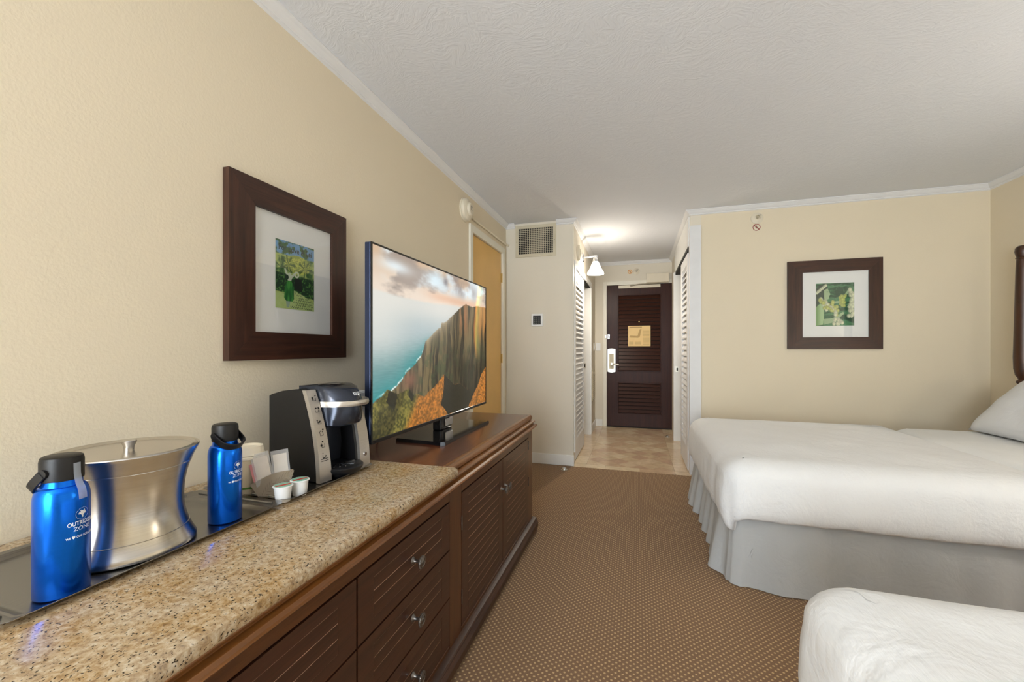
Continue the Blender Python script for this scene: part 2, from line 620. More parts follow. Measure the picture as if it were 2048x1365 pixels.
# closet interiors
struct('wall_closet_left', boxes([(-1.30, -1.25, RET + T, CL1 + 0.1, 0, CEIL), (-1.25, HL - T, CL1 + 0.02, CL1 + 0.1, 0, CEIL)]), MT['hallwall'], 'inside of the left hallway closet', 'wall')
struct('wall_closet_right', boxes([(1.15, 1.20, BW + T, CR1 + 0.1, 0, CEIL), (HR + T, 1.15, CR1 + 0.02, CR1 + 0.1, 0, CEIL)]), MT['hallwall'], 'inside of the right hallway closet', 'wall')
# window wall behind the camera with wide glass doors
WX0, WX1, WZ = -1.27, 0.47, 2.34
struct('wall_window', boxes([(LW, WX0, WIN - T, WIN, 0, CEIL), (WX1, RW, WIN - T, WIN, 0, CEIL), (WX0, WX1, WIN - T, WIN, WZ, CEIL)]), MT['wall'], 'wall with the glass doors behind the camera', 'wall')
wroot = empty('window_1', (-0.40, WIN - 0.05, 0))
tag(wroot, 'wide sliding glass doors with white frames', 'window', kind='structure')
wb = []
for x in (WX0 + 0.03, -0.62, WX1 - 0.03):
    wb.append((x - 0.03, x + 0.03, WIN - 0.03, WIN, 0.0, WZ))
wb += [(WX0, WX1, WIN - 0.03, WIN, 0.0, 0.06), (WX0, WX1, WIN - 0.03, WIN, WZ - 0.06, WZ)]
obj('window_frame', boxes(wb), MT['white'], wroot)

# ---- entry floor: border tiles and diagonal field, each tile a piece
ent = struct('floor_entry', boxes([(-1.25, 1.15, 4.08, END + T, -0.06, -0.004)]), MT['grout'], 'polished beige stone tile floor of the entry hall', 'floor')
def clip(poly, x0, x1, y0, y1):
    for ax, lim, sgn in ((0, x0, 1), (0, x1, -1), (1, y0, 1), (1, y1, -1)):
        out = []
        for i in range(len(poly)):
            a, b = poly[i], poly[(i + 1) % len(poly)]
            ia = (a[ax] - lim) * sgn >= 0; ib = (b[ax] - lim) * sgn >= 0
            if ia: out.append(a)
            if ia != ib:
                t = (lim - a[ax]) / (b[ax] - a[ax])
                out.append((a[0] + (b[0] - a[0]) * t, a[1] + (b[1] - a[1]) * t))
        poly = out
        if len(poly) < 3: return None
    return poly
def tile(poly, mi):
    a = sum(poly[i][0] * poly[(i + 1) % len(poly)][1] - poly[(i + 1) % len(poly)][0] * poly[i][1] for i in range(len(poly))) / 2
    if abs(a) < 4e-4: return
    cx = sum(p[0] for p in poly) / len(poly); cy = sum(p[1] for p in poly) / len(poly)
    g = 0.0008
    pts = [(p[0] - g * (1 if p[0] > cx else -1), p[1] - g * (1 if p[1] > cy else -1)) for p in poly]
    bm = new(); prism(bm, pts, 2, -0.01, 0.0)
    obj('tile', bm, TILE[mi], ent)
FX0, FX1, FY0 = -0.49, 0.335, 4.20
xs = [-0.63, -0.29, 0.03, 0.47]
tile([(-0.63, 4.08), (-0.30, 4.08), (-0.30, FY0), (-0.63, FY0)], 3)
tile([(-0.30, 4.08), (0.02, 4.08), (0.02, FY0), (-0.30, FY0)], 3)
tile([(0.02, 4.08), (0.335, 4.08), (0.335, FY0), (0.02, FY0)], 1)
tile([(0.335, 4.08), (0.47, 4.08), (0.47, FY0), (0.335, FY0)], 4)
y = FY0
while y < END - 0.05:
    y1 = min(y + 0.31, END + 0.06)
    tile([(-0.80, y), (FX0, y), (FX0, y1), (-0.80, y1)], random.choice((0, 1, 3, 4)))
    tile([(FX1, y), (0.62, y), (0.62, y1), (FX1, y1)], random.choice((0, 3, 4)))
    y = y1
dg = 0.205
for i in range(-2, 8):
    for j in range(-1, 24):
        cx = FX0 + 0.10 + i * dg + (dg / 2 if j % 2 else 0); cy = FY0 + j * dg / 2
        p = clip([(cx - dg / 2, cy), (cx, cy - dg / 2), (cx + dg / 2, cy), (cx, cy + dg / 2)], FX0, FX1, FY0, END + 0.06)
        if p: tile(p, random.choice((0, 0, 1, 1, 2, 3, 4, 4)))

# ---- crown moulding, one run each
CR = [(0, 0), (0.042, 0), (0.042, -0.006), (0.036, -0.010), (0.030, -0.018), (0.018, -0.030), (0.010, -0.034), (0.010, -0.040), (0, -0.046)]
def crown(n, p0, p1, nrm, m0, m1, label):
    """run from p0 to p1; nrm = inward normal; m = +1 outside corner, -1 inside corner, 0 square"""
    a = Vector((p0[0], p0[1], 0)); b = Vector((p1[0], p1[1], 0))
    d = (b - a).normalized(); nn = Vector((nrm[0], nrm[1], 0))
    bm = new()
    A = [bm.verts.new(a + nn * o - d * (m0 * o) + Vector((0, 0, CEIL - 0.0005 + z))) for o, z in CR]
    Z = [bm.verts.new(b + nn * o + d * (m1 * o) + Vector((0, 0, CEIL - 0.0005 + z))) for o, z in CR]
    bm.faces.new(A); bm.faces.new(Z[::-1])
    for i in range(len(CR)):
        j = (i + 1) % len(CR)
        bm.faces.new((A[i], Z[i], Z[j], A[j]))
    struct('trim_%d' % n, bm, MT['crown'], label, 'moulding')
crown(1, (LW, WIN), (LW, RET), (1, 0), -1, -1, 'white crown moulding along the long left wall')
crown(2, (LW, RET), (-1.205, RET), (0, -1), -1, 0, 'short piece of white crown moulding left of the air vent')
crown(3, (-0.775, RET), (HL, RET), (0, -1), 0, 1, 'short piece of white crown moulding right of the air vent')
crown(4, (HL, RET), (HL, END), (1, 0), 1, -1, 'white crown moulding along the hallway left wall')
crown(5, (HL, END), (HR + 0.01, END), (0, -1), -1, -1, 'white crown moulding above the entry door')
crown(6, (HR + 0.01, END), (HR + 0.01, BW), (-1, 0), -1, 1, 'white crown moulding along the hallway right wall')
crown(7, (HR + 0.01, BW), (RW, BW), (0, -1), 1, -1, 'white crown moulding above the far bed wall')
crown(8, (RW, BW), (RW, WIN), (-1, 0), -1, -1, 'white crown moulding along the right wall')

# ---- baseboards
BBP = lambda x0, x1, y0, y1: B(x0, x1, y0, y1, 0, 0.105, bev=0.004)
struct('baseboard_return', BBP(LW, HL + 0.012, RET - 0.015, RET), MT['white'], 'white baseboard under the air vent wall', 'baseboard')
struct('baseboard_left', boxes([(LW, LW + 0.014, WIN, 3.10, 0, 0.105)]), MT['white'], 'white baseboard along the left wall', 'baseboard')
struct('baseboard_back', BBP(HR + 0.10, RW, BW - 0.015, BW), MT['white'], 'white baseboard behind the far bed', 'baseboard')
struct('baseboard_right', BBP(RW - 0.015, RW, WIN, BW), MT['white'], 'white baseboard along the right wall', 'baseboard')
struct('baseboard_end', BBP(HL, -0.50, END - 0.014, END), MT['white'], 'white baseboard left of the entry door', 'baseboard')
struct('baseboard_hall', BBP(HL, HL + 0.014, CL1 + 0.06, END), MT['white'], 'white baseboard beside the left closet', 'baseboard')
struct('trim_9', boxes([(HL, HL + 0.006, RET - 0.008, RET + 0.012, 0.105, CEIL - 0.046)]), MT['casing'], 'thin corner bead at the hallway corner', 'moulding')

# ---- door_1: tan adjoining door
d1 = empty('door_1', (LW, (D0 + D1) / 2, 0))
tag(d1, 'flat tan door with cream casing and brass hinges', 'door', kind='structure')
obj('door_leaf', B(LW - 0.045, LW - 0.006, D0 + 0.003, D1 - 0.003, 0.006, DH - 0.003, bev=0.001), MT['tan_door'], d1)
cw = 0.062
for q in ((D0 - cw, D0, 0, DH + cw), (D1, D1 + cw, 0, DH + cw), (D0, D1, DH, DH + cw)):
    obj('casing', B(LW, LW + 0.018, q[0], q[1], q[2], q[3], bev=0.004), MT['casing'], d1)
for z in (0.25, 1.062, 1.867):
    h = obj('hinge', boxes([(LW - 0.004, LW + 0.004, D1 - 0.008, D1 + 0.020, z - 0.045, z + 0.045)]), MT['brass'], d1)
    bm = new(); lathe(bm, [(0.006, z - 0.047), (0.006, z + 0.047)], 10, (LW + 0.006, D1 + 0.004, 0))
    obj('hinge_pin', bm, MT['brass'], h)
bm = new(); lathe(bm, [(0.025, 0), (0.025, 0.008), (0.010, 0.012), (0.010, 0.04), (0.026, 0.05), (0.026, 0.062), (0.012, 0.07)], 20, (LW - 0.006, D0 + 0.07, 0.98), axis=0)
obj('door_knob', bm, MT['brass'], d1, smooth=True)

# ---- door_2 entry door
EX0, EX1, EY = -0.434, 0.474, END - 0.004
d2 = empty('door_2', ((EX0 + EX1) / 2, EY, 0))
tag(d2, 'dark brown entry door with louvred panels', 'door', kind='structure')
def rect_frame(bm, x0, x1, z0, z1, ix0, ix1, iz0, iz1, y0, y1):
    box(bm, x0, ix0, y0, y1, z0, z1); box(bm, ix1, x1, y0, y1, z0, z1)
    box(bm, ix0, ix1, y0, y1, z0, iz0); box(bm, ix0, ix1, y0, y1, iz1, z1)
PU = (-0.283, 0.330, 0.822, 1.955); PL = (-0.283, 0.330, 0.200, 0.666)
bm = new()
box(bm, EX0, PU[0], EY, EY + 0.045, 0.006, 2.095); box(bm, PU[1], EX1, EY, EY + 0.045, 0.006, 2.095)
box(bm, PU[0], PU[1], EY, EY + 0.045, 0.006, PL[2]); box(bm, PU[0], PU[1], EY, EY + 0.045, PL[3], PU[2]); box(bm, PU[0], PU[1], EY, EY + 0.045, PU[3], 2.095)
obj('door_leaf', bm, MT['entry_door'], d2)
obj('panel_backing', boxes([(PU[0], PU[1], EY + 0.026, EY + 0.040, PL[2], PL[3]), (PU[0], PU[1], EY + 0.026, EY + 0.040, PU[2], PU[3])]), MT['dark'], d2)
for (x0, x1, z0, z1), n in ((PU, 20), (PL, 8)):
    bm = new(); rect_frame(bm, x0, x1, z0, z1, x0 + 0.016, x1 - 0.016, z0 + 0.016, z1 - 0.016, EY - 0.007, EY + 0.02)
    bmesh.ops.bevel(bm, geom=[e for e in bm.edges], offset=0.003, segments=1, affect='EDGES')
    obj('panel_moulding', bm, MT['entry_slat'], d2)
    pitch = (z1 - z0 - 0.032) / n
    bm = new()
    prism(bm, [(-0.004, -pitch * 0.42), (0.004, -pitch * 0.42), (0.020, pitch * 0.42), (0.010, pitch * 0.42)], 0, x0 + 0.0165, x1 - 0.0165)
    me = mesh_of('slat', bm, MT['entry_slat'])
    for k in range(n):
        o = inst('slat', me, d2, (W[d2].translation.x, EY + 0.004, z0 + 0.016 + (k + 0.5) * pitch))
        me_shift = W[d2].translation.x
        o.location.x -= me_shift
for q in ((EX0 - 0.055, EX0 - 0.004, 0, 2.155), (EX1 + 0.004, HR + 0.008, 0, 2.155), (EX0 - 0.004, EX1 + 0.004, 2.098, 2.155)):
    if q[1] > q[0]:
        obj('casing', B(q[0], q[1], END - 0.014, END, q[2], q[3], bev=0.003), MT['casing'], d2)
bm = B(0.124, 0.429, END - 0.085, END - 0.016, 2.105, 2.238, bev=0.006)
cl = obj('door_closer', bm, MT['cream_plastic'], d2)
bm = new(); tube(bm, [(0.30, END - 0.05, 2.10), (0.02, END - 0.11, 2.085), (-0.10, END - 0.035, 2.075)], 0.008, 8)
obj('closer_arm', bm, MT['nickel'], cl)
obj('closer_rail', B(-0.268, 0.315, EY - 0.022, EY, 2.045, 2.088, bev=0.003), MT['cream_plastic'], d2)
# lock plate with lever
bm = new()
pts = []
lx0, lx1, lz0, lz1 = -0.424, -0.312, 0.806, 1.162
for k in range(9):
    t = k / 8; pts.append((lx0 + (lx1 - lx0) * t, lz0 - 0.012 * math.sin(PI * t) + 0.012))
for k in range(9):
    t = 1 - k / 8; pts.append((lx0 + (lx1 - lx0) * t, lz1 + 0.010 * math.sin(PI * t) - 0.010))
prism(bm, pts, 1, EY - 0.022, EY)
lk = obj('lock_plate', bm, MT['nickel'], d2)
obj('lock_inset', B(-0.402, -0.334, EY - 0.026, EY - 0.021, 0.862, 1.085, bev=0.003), MT['grille'], lk)
bm = new(); lathe(bm, [(0.017, -0.05), (0.017, 0.0)], 16, (-0.362, EY - 0.022, 0.935), axis=1)
tube(bm, [(-0.362, EY - 0.066, 0.935), (-0.31, EY - 0.068, 0.933), (-0.262, EY - 0.066, 0.926)], 0.010, 10)
obj('lever_handle', bm, MT['nickel'], lk, smooth=True)
bm = new(); box(bm, -0.425, -0.395, EY - 0.018, EY, 1.30, 1.372, bev=0.003); tube(bm, [(-0.41, EY - 0.02, 1.365), (-0.41, EY - 0.055, 1.337), (-0.41, EY - 0.02, 1.305)], 0.006, 8)
obj('swing_latch', bm, MT['chrome'], d2)
obj('latch_strike', B(-0.462, -0.440, END - 0.030, END - 0.014, 1.315, 1.358, bev=0.002), MT['nickel'], d2)
bm = new(); lathe(bm, [(0.008, -0.006), (0.006, 0.0)], 12, (0.022, EY - 0.001, 1.552), axis=1)
obj('peephole', bm, MT['brass'], d2)
obj('door_sweep', B(EX0, EX1, EY - 0.006, EY, 0.002, 0.018), MT['dark'], d2)

# ---- louvred sliding closet doors
def closet_door(name, label, xc, y0, y1, z0, z1, side, mat):
    """louvred sliding panel standing in the plane x = xc; side = +1 faces +x"""
    r = empty(name, (xc, (y0 + y1) / 2, z0))
    tag(r, label, 'door', kind='structure')
    st = 0.085
    fr = new()
    box(fr, xc - 0.016, xc + 0.016, y0, y0 + st, z0, z1, bev=0.002, seg=1)
    box(fr, xc - 0.016, xc + 0.016, y1 - st, y1, z0, z1, bev=0.002, seg=1)
    box(fr, xc - 0.016, xc + 0.016, y0 + st, y1 - st, z0, z0 + 0.20, bev=0.002, seg=1)
    box(fr, xc - 0.016, xc + 0.016, y0 + st, y1 - st, z1 - 0.10, z1, bev=0.002, seg=1)
    obj('door_frame', fr, mat, r)
    n = 30
    pz = (z1 - z0 - 0.30) / n
    bm = new()
    hw = (y1 - y0) / 2 - st + 0.002
    prism(bm, [(-0.013 * side, 0.024), (-0.013 * side, 0.031), (0.015 * side, -0.022), (0.015 * side, -0.030)], 1, -hw, hw)
    me = mesh_of('louvre', bm, mat)
    for k in range(n):
        inst('louvre', me, r, (xc, (y0 + y1) / 2, z0 + 0.20 + (k + 0.5) * pz))
    return r
closet_door('door_3', 'white louvred sliding door of the left hallway closet', HL - 0.018, 4.23, 5.03, 0.012, 1.975, 1, MT['louvre'])
closet_door('door_4', 'white louvred sliding door of the right hallway closet', HR + 0.008, 4.225, 4.86, 0.012, 2.065, -1, MT['louvre'])
# casings, heads and jambs of the closets
struct('trim_10', boxes([(HL, HL + 0.014, RET + 0.055, CL0 + 0.026, 0.12, 2.05)]), MT['white'], 'white near casing of the left hallway closet', 'casing')
struct('trim_11', boxes([(HL, HL + 0.014, CL0 + 0.026, CL1 + 0.052, 1.985, 2.05)]), MT['white'], 'white head casing of the left hallway closet', 'casing')
struct('trim_12', boxes([(HL, HL + 0.014, CL1, CL1 + 0.052, 0.0, 1.985), (HL - T, HL, CL1 - 0.018, CL1, 0, 1.985)]), MT['white'], 'white far jamb of the left hallway closet', 'casing')
struct('trim_13', boxes([(HL - 0.06, HL - 0.002, CL0 + 0.02, CL1 - 0.02, 1.978, 1.99)]), MT['dark'], 'dark sliding track of the left hallway closet', 'track')
struct('trim_14', boxes([(HR, HR + 0.095, BW - 0.05, BW + 0.03, 0.0, 2.288)]), MT['louvre'], 'tall white board ending the right closet beside the bed wall', 'casing')
struct('trim_15', boxes([(HR - 0.008, HR + 0.01, BW + 0.03, CR1 + 0.06, 2.118, 2.392)]), MT['white'], 'white head board above the right hallway closet', 'casing')
struct('trim_16', boxes([(HR - 0.025, HR + T, CR1 - 0.018, CR1 - 0.001, 0.0, 2.117), (HR - 0.025, HR + 0.009, CR1 - 0.001, CR1 + 0.07, 0, 2.117)]), MT['white'], 'white far jamb of the right hallway closet', 'casing')
struct('trim_17', boxes([(HR - 0.004, HR + 0.06, CR0, CR1 - 0.002, 2.085, 2.112)]), MT['dark'], 'dark sliding track of the right hallway closet', 'track')
for nm, lab, x, y, z in (('strike_plate', 'small metal strike plate on the right closet jamb', HR + 0.016, CR1 - 0.0185, 0.90), ('strike_plate', 'small metal strike plate on the left closet jamb', HL - 0.075, CL1 - 0.0185, 0.93)):
    r = empty(nm, (x, y, z)); tag(r, lab, 'strike plate', 'closet strike plates')
    obj('plate', B(x - 0.018, x + 0.018, y - 0.002, y, z - 0.034, z + 0.034, bev=0.0005, seg=1), MT['nickel'], r)
    obj('slot', B(x - 0.009, x + 0.009, y - 0.003, y - 0.001, z - 0.018, z + 0.018), MT['dark'], r)

# ================================================================= dresser
ZT = 0.738
FXF = -0.637                       # face plane
DY0, DY1 = 0.20, 2.545
GY1 = 1.345                        # granite ends here
dr = empty('dresser', (-0.97, 1.37, 0))
tag(dr, 'long dark mahogany dresser with grooved doors and drawers', 'dresser')
obj('carcass', boxes([(LW + 0.004, FXF - 0.030, DY0 + 0.01, DY1, 0.09, 0.70)]), MT['dresser_z'], dr)
# stiles and rails of the face
def face(y0, y1, z0, z1, name='stile', m='dresser_z'):
    obj(name, B(FXF - 0.030, FXF, y0, y1, z0, z1, bev=0.0015, seg=1), MT[m], dr)
ST = [(DY0 + 0.01, 0.326), (1.344, 1.446), (2.449, DY1)]
for a, b in ST:
    face(a, b, 0.085, 0.664)
face(0.326, 1.344, 0.617, 0.664, 'top_rail', 'dresser_y')
face(1.446, 2.449, 0.617, 0.664, 'top_rail', 'dresser_y')
face(0.326, 1.344, 0.085, 0.105, 'bottom_rail', 'dresser_y')
face(1.446, 2.449, 0.085, 0.105, 'bottom_rail', 'dresser_y')

knob_prof = [(0.011, 0.0), (0.0085, 0.003), (0.005, 0.008), (0.0045, 0.020), (0.007, 0.024), (0.0165, 0.027), (0.0175, 0.030), (0.0165, 0.033), (0.012, 0.0345), (0.0105, 0.033), (0.008, 0.035), (0.0, 0.037)]
bm = new(); lathe(bm, knob_prof, 24, axis=0)
# roped rim
for k in range(16):
    a = 2 * PI * k / 16
    bmesh.ops.create_uvsphere(bm, u_segments=6, v_segments=4, radius=0.0032, matrix=Matrix.Translation((0.0305, 0.0165 * math.cos(a), 0.0165 * math.sin(a))))
MT['pewter'] = plain('pewter', rgb(116, 112, 108), 0.30, 0.95, var=0.35, vscale=60)
KNOB = mesh_of('knob', bm, MT['pewter'], True)

BP = 0.0345
def board_front(name, y0, y1, z0, z1, nb, bord, knob_yz, hinges=()):
    """inset drawer or door front: border rails, backing, grooved boards, knob"""
    g = 0.0018
    y0 += g; y1 -= g; z0 += g; z1 -= g
    X1 = FXF + 0.001
    iz0 = (z0 + z1) / 2 - nb * BP / 2; iz1 = iz0 + nb * BP
    iy0, iy1 = y0 + bord, y1 - bord
    bm = new()
    box(bm, FXF - 0.022, X1, y0, iy0, z0, z1, mi=0); box(bm, FXF - 0.022, X1, iy1, y1, z0, z1, mi=0)
    box(bm, FXF - 0.022, X1, iy0, iy1, z0, iz0, mi=0); box(bm, FXF - 0.022, X1, iy0, iy1, iz1, z1, mi=0)
    box(bm, FXF - 0.022, X1 - 0.0006, iy0, iy1, iz0, iz1, mi=1)
    f = obj(name, bm, [MT['dresser_board'], MT['groove']], dr)
    hw = (iy1 - iy0) / 2 - 0.0010; hz = BP / 2 - 0.0009
    b = new(); box(b, -0.0005, 0.0005, -hw, hw, -hz, hz)
    me = mesh_of('board', b, MT['dresser_board'])
    for k in range(nb):
        inst('board', me, f, (X1 - 0.0004, (iy0 + iy1) / 2, iz0 + (k + 0.5) * BP))
    inst('knob', KNOB, f, (X1, knob_yz[0], knob_yz[1]))
    for hy, hz_ in hinges:
        h = new(); lathe(h, [(0.0, -0.028), (0.0028, -0.026), (0.0028, 0.026), (0.0, 0.028)], 8)
        me2 = mesh_of('hinge', h, MT['pewter'])
        inst('hinge', me2, f, (FXF + 0.002, hy, hz_))
for c0, c1 in ((0.326, 0.834), (0.836, 1.344)):
    for z0 in (0.107, 0.277, 0.447):
        board_front('drawer', c0, c1, z0, z0 + 0.168, 3, 0.062, ((c0 + c1) / 2, z0 + 0.084))
board_front('door', 1.446, 1.947, 0.107, 0.615, 13, 0.062, (1.918, 0.475), ((1.447, 0.50), (1.447, 0.22)))
board_front('door', 1.948, 2.449, 0.107, 0.615, 13, 0.062, (1.977, 0.475), ((2.448, 0.57), (2.448, 0.35)))
# mouldings under the top
pm = [(-0.70, 0.705), (-0.634, 0.705), (-0.626, 0.702), (-0.623, 0.697), (-0.626, 0.692), (-0.636, 0.688), (-0.632, 0.684), (-0.616, 0.682),
      (-0.609, 0.677), (-0.608, 0.671), (-0.613, 0.666), (-0.628, 0.662), (-0.70, 0.660)]
bm = new(); prism(bm, pm, 1, DY0, DY1 + 0.022); obj('moulding', bm, MT['dresser_edge'], dr, smooth=True, angle=25)
# timber top beyond the granite
pt = [(LW + 0.002, 0.7055), (-0.655, 0.7055), (-0.647, 0.7085), (-0.642, 0.715), (-0.641, 0.723), (-0.643, 0.730), (-0.649, 0.736), (-0.657, ZT), (LW + 0.002, ZT)]
bm = new(); prism(bm, pt, 1, GY1 + 0.001, DY1 + 0.012); obj('wooden_top', bm, [MT['dresser_top']], dr, smooth=True, angle=25)
bm = new(); prism(bm, [(-0.664, ZT - 0.0005), (-0.664, ZT + 0.0006), (-0.656, ZT + 0.0006), (-0.648, 0.7368), (-0.642, 0.7305), (-0.640, 0.723), (-0.641, 0.7145), (-0.646, 0.7075), (-0.655, 0.706)], 1, GY1 + 0.002, DY1 + 0.013)
obj('golden_edge_band', bm, MT['dresser_edge'], dr, smooth=True, angle=30)  # thin golden brown band along the rounded front edge
# plinth
MT['plinth'] = wood('mahogany_plinth', rgb(44, 24, 14), rgb(74, 44, 24), 1, 0.42)
pp = [(-0.70, 0.028), (-0.612, 0.028), (-0.604, 0.034), (-0.604, 0.060), (-0.608, 0.066), (-0.614, 0.074), (-0.612, 0.080), (-0.616, 0.086), (-0.630, 0.090), (-0.70, 0.090)]
bm = new(); prism(bm, pp, 1, DY0, DY1 + 0.024); obj('plinth', bm, MT['plinth'], dr, smooth=True, angle=25)
for yy in (DY0 + 0.09, 1.40, DY1 - 0.10):
    bm = new(); lathe(bm, [(0.030, 0.0275), (0.034, 0.02), (0.030, 0.008), (0.022, 0.0005), (0.0, 0.0)], 18, (-0.650, yy, 0))
    obj('foot', bm, MT['black'], dr, smooth=True)
bm = new(); prism(bm, [(DY1 - 0.13, 0.028), (DY1 + 0.022, 0.028), (DY1 + 0.022, 0.006), (DY1 - 0.03, 0.006), (DY1 - 0.06, 0.018)], 0, -0.66, -0.607)
obj('bracket', bm, MT['dresser_y'], dr)

gr = new()
pg = [(LW + 0.002, 0.7065), (-0.616, 0.7065), (-0.609, 0.710), (-0.606, 0.716), (-0.606, 0.727), (-0.609, 0.7335), (-0.617, ZT), (LW + 0.002, ZT)]
prism(gr, pg, 1, DY0 - 0.01, GY1)
tag(obj('granite_countertop', gr, MT['granite'], smooth=True, angle=30), 'speckled gold granite slab on the near half of the dresser', 'countertop')

# ================================================================= television
TX, TY0, TY1, TZ0, TZ1 = -0.914, 1.281, 2.462, 0.812, 1.545
tv = empty('television', (-0.92, 1.92, ZT))
tag(tv, 'large flat television showing a green sea cliff coast', 'television')
box_bm = new()
box(box_bm, TX - 0.030, TX - 0.006, TY0, TY1, TZ0, TZ1, bev=0.003, seg=2)
box(box_bm, TX - 0.055, TX - 0.030, TY0 + 0.25, TY1 - 0.25, TZ0 + 0.04, TZ1 - 0.2, bev=0.01, seg=2)
MT['tvblue'] = plain('tv_edge_metal', rgb(46, 56, 82), 0.3, 0.6, var=0.05)
obj('back_panel', box_bm, MT['tvblue'], tv)
bz = new(); b = 0.007
for q in ((TY0, TY0 + b, TZ0, TZ1), (TY1 - b, TY1, TZ0, TZ1), (TY0 + b, TY1 - b, TZ1 - b, TZ1), (TY0 + b, TY1 - b, TZ0, TZ0 + 0.014)):
    box(bz, TX - 0.006, TX, q[0], q[1], q[2], q[3], bev=0.001, seg=1)
obj('bezel', bz, MT['blackgloss'], tv)

def screen_col(u, v):
    n = fbm(u * 9, v * 6); n2 = fbm(u * 30, v * 22); n3 = fbm(u * 120, v * 80, 3)
    # sky
    sk = lerp(C255(206, 176, 146), C255(232, 216, 200), sstep(0.0, 0.22, v))
    cl = fbm(u * 5 + 3, v * 9 + 1)
    sk = lerp(sk, C255(150, 138, 132), sstep(0.50, 0.68, cl) * sstep(0.02, 0.10, u) * 0.8)
    sk = lerp(sk, C255(226, 236, 240), sstep(0.45, 0.66, fbm(u * 6 + 9, v * 10 + 4)) * (1 - sstep(0.10, 0.20, v)) * sstep(0.02, 0.1, u))
    sk = lerp(sk, C255(228, 238, 242), np.exp(-((u - 0.13) / 0.10) ** 2 - ((v - 0.075) / 0.035) ** 2) * 0.9)
    sk = lerp(sk, C255(214, 232, 240), np.exp(-((u - 0.43) / 0.09) ** 2 - ((v - 0.07) / 0.05) ** 2) * 0.9)
    sk = lerp(sk, C255(124, 122, 128), np.exp(-((u - 0.515) / 0.022) ** 2 - ((v - 0.065) / 0.028) ** 2) * 0.9)
    sk = lerp(sk, C255(138, 126, 124), np.exp(-((u - 0.72) / 0.14) ** 2 - ((v - 0.08) / 0.06) ** 2) * sstep(0.3, 0.6, n))
    sk = lerp(sk, C255(226, 180, 150), np.exp(-((v - 0.185) / 0.03) ** 2) * sstep(0.25, 0.5, u) * 0.75)
    # sea
    hz = 0.225 + 0.012 * np.sin(u * 7) + 0.02 * (n - 0.5)
    t = (v - 0.225) / 0.6
    sea = lerp(C255(214, 214, 208), C255(176, 190, 192), sstep(0.05, 0.35, t))
    sea = lerp(sea, C255(110, 148, 150), sstep(0.35, 0.75, t + 0.30 * (u - 0.1)))
    main = np.array([(1.001, 0.173), (0.867, 0.177), (0.813, 0.193), (0.736, 0.183), (0.664, 0.226), (0.619, 0.263), (0.576, 0.298), (0.525, 0.341), (0.476, 0.355), (0.467, 0.388), (0.421, 0.415), (0.386, 0.448), (0.337, 0.489), (0.321, 0.542), (0.297, 0.587), (0.259, 0.629), (0.198, 0.671), (0.167, 0.721), (0.109, 0.763), (0.055, 0.781), (-0.01, 0.82)])[::-1]
    ridge = np.interp(u, main[:, 0], main[:, 1]) + 0.012 * (fbm(u * 40, u * 0 + 2) - 0.5)
    dist = v - ridge                                   # > 0 on land
    sea = lerp(sea, C255(40, 140, 142), np.exp(-np.clip(-dist, 0, 1) / 0.07) * sstep(0.42, 0.62, v))
    sea = sea + ((vnoise(u * 40, v * 220) - 0.5) * 0.05 * sstep(0.35, 0.6, v))[:, None]
    sea = lerp(sea, C255(226, 224, 216), 0.75 * (1 - sstep(0.0, 0.30, u)) * (1 - sstep(0.35, 0.72, v)))
    col = lerp(sk, sea, sstep(-0.010, 0.014, v - hz))
    foam = np.exp(-((dist + 0.006) / 0.006) ** 2) * sstep(0.50, 0.58, v) * (1 - sstep(0.76, 0.8, v)) * sstep(0.35, 0.6, vnoise(u * 60, v * 60))
    col = lerp(col, C255(240, 240, 234), foam)
    # main mountain with fluted ribs
    flute = 0.6 * fbm(u * 34 + 2.2 * v + 1.5 * n, v * 2.2 + 3, 4) + 0.4 * fbm(u * 90 + 6 * v + 3 * n, v * 5 + 1, 3)
    g = lerp(C255(34, 31, 22), C255(112, 98, 66), sstep(0.36, 0.64, flute))
    g = lerp(g, C255(58, 70, 44), sstep(0.45, 0.65, n2) * sstep(0.35, 0.7, v) * 0.7)
    g = lerp(g, C255(158, 96, 60), np.exp(-((u - 0.70) / 0.06) ** 2) * (1 - sstep(0.3, 0.5, v)) * sstep(0.4, 0.62, flute) * 0.9)
    g = lerp(g, C255(196, 132, 66), sstep(0.80, 0.93, u) * (1 - sstep(0.30, 0.56, v)) * sstep(0.3, 0.6, flute) * 0.85)
    g = lerp(g, C255(128, 70, 56), np.exp(-((u - 0.22) / 0.06) ** 2 - ((v - 0.72) / 0.05) ** 2) * 0.7)
    g = g * (1 - 0.45 * sstep(0.45, 0.75, v) * sstep(0.45, 0.75, u))[:, None]
    g = lerp(g, C255(190, 176, 150), np.exp(-np.clip(dist, 0, 1) / 0.03) * sstep(0.30, 0.36, u) * (1 - sstep(0.55, 0.62, u)) * 0.75)
    g = lerp(g, C255(206, 186, 158), (1 - sstep(0.0, 0.25, dist)) * 0.18)
    col = lerp(col, g, sstep(-0.003, 0.003, dist))
    # rainbow
    rx = np.interp(v, [0.03, 0.05, 0.217, 0.35, 0.48, 0.70], [0.90, 0.895, 0.86, 0.839, 0.846, 0.881])
    d = (u - rx)
    a = (1 - sstep(0.45, 0.68, v)) * 0.85
    col = col + (np.exp(-(d / 0.012) ** 2) * a)[:, None] * np.array([0.42, 0.18, 0.02]) + (np.exp(-((d - 0.02) / 0.016) ** 2) * a)[:, None] * np.array([0.18, 0.18, 0.02]) + (np.exp(-((d - 0.045) / 0.02) ** 2) * a * 0.6)[:, None] * np.array([0.02, 0.12, 0.06])
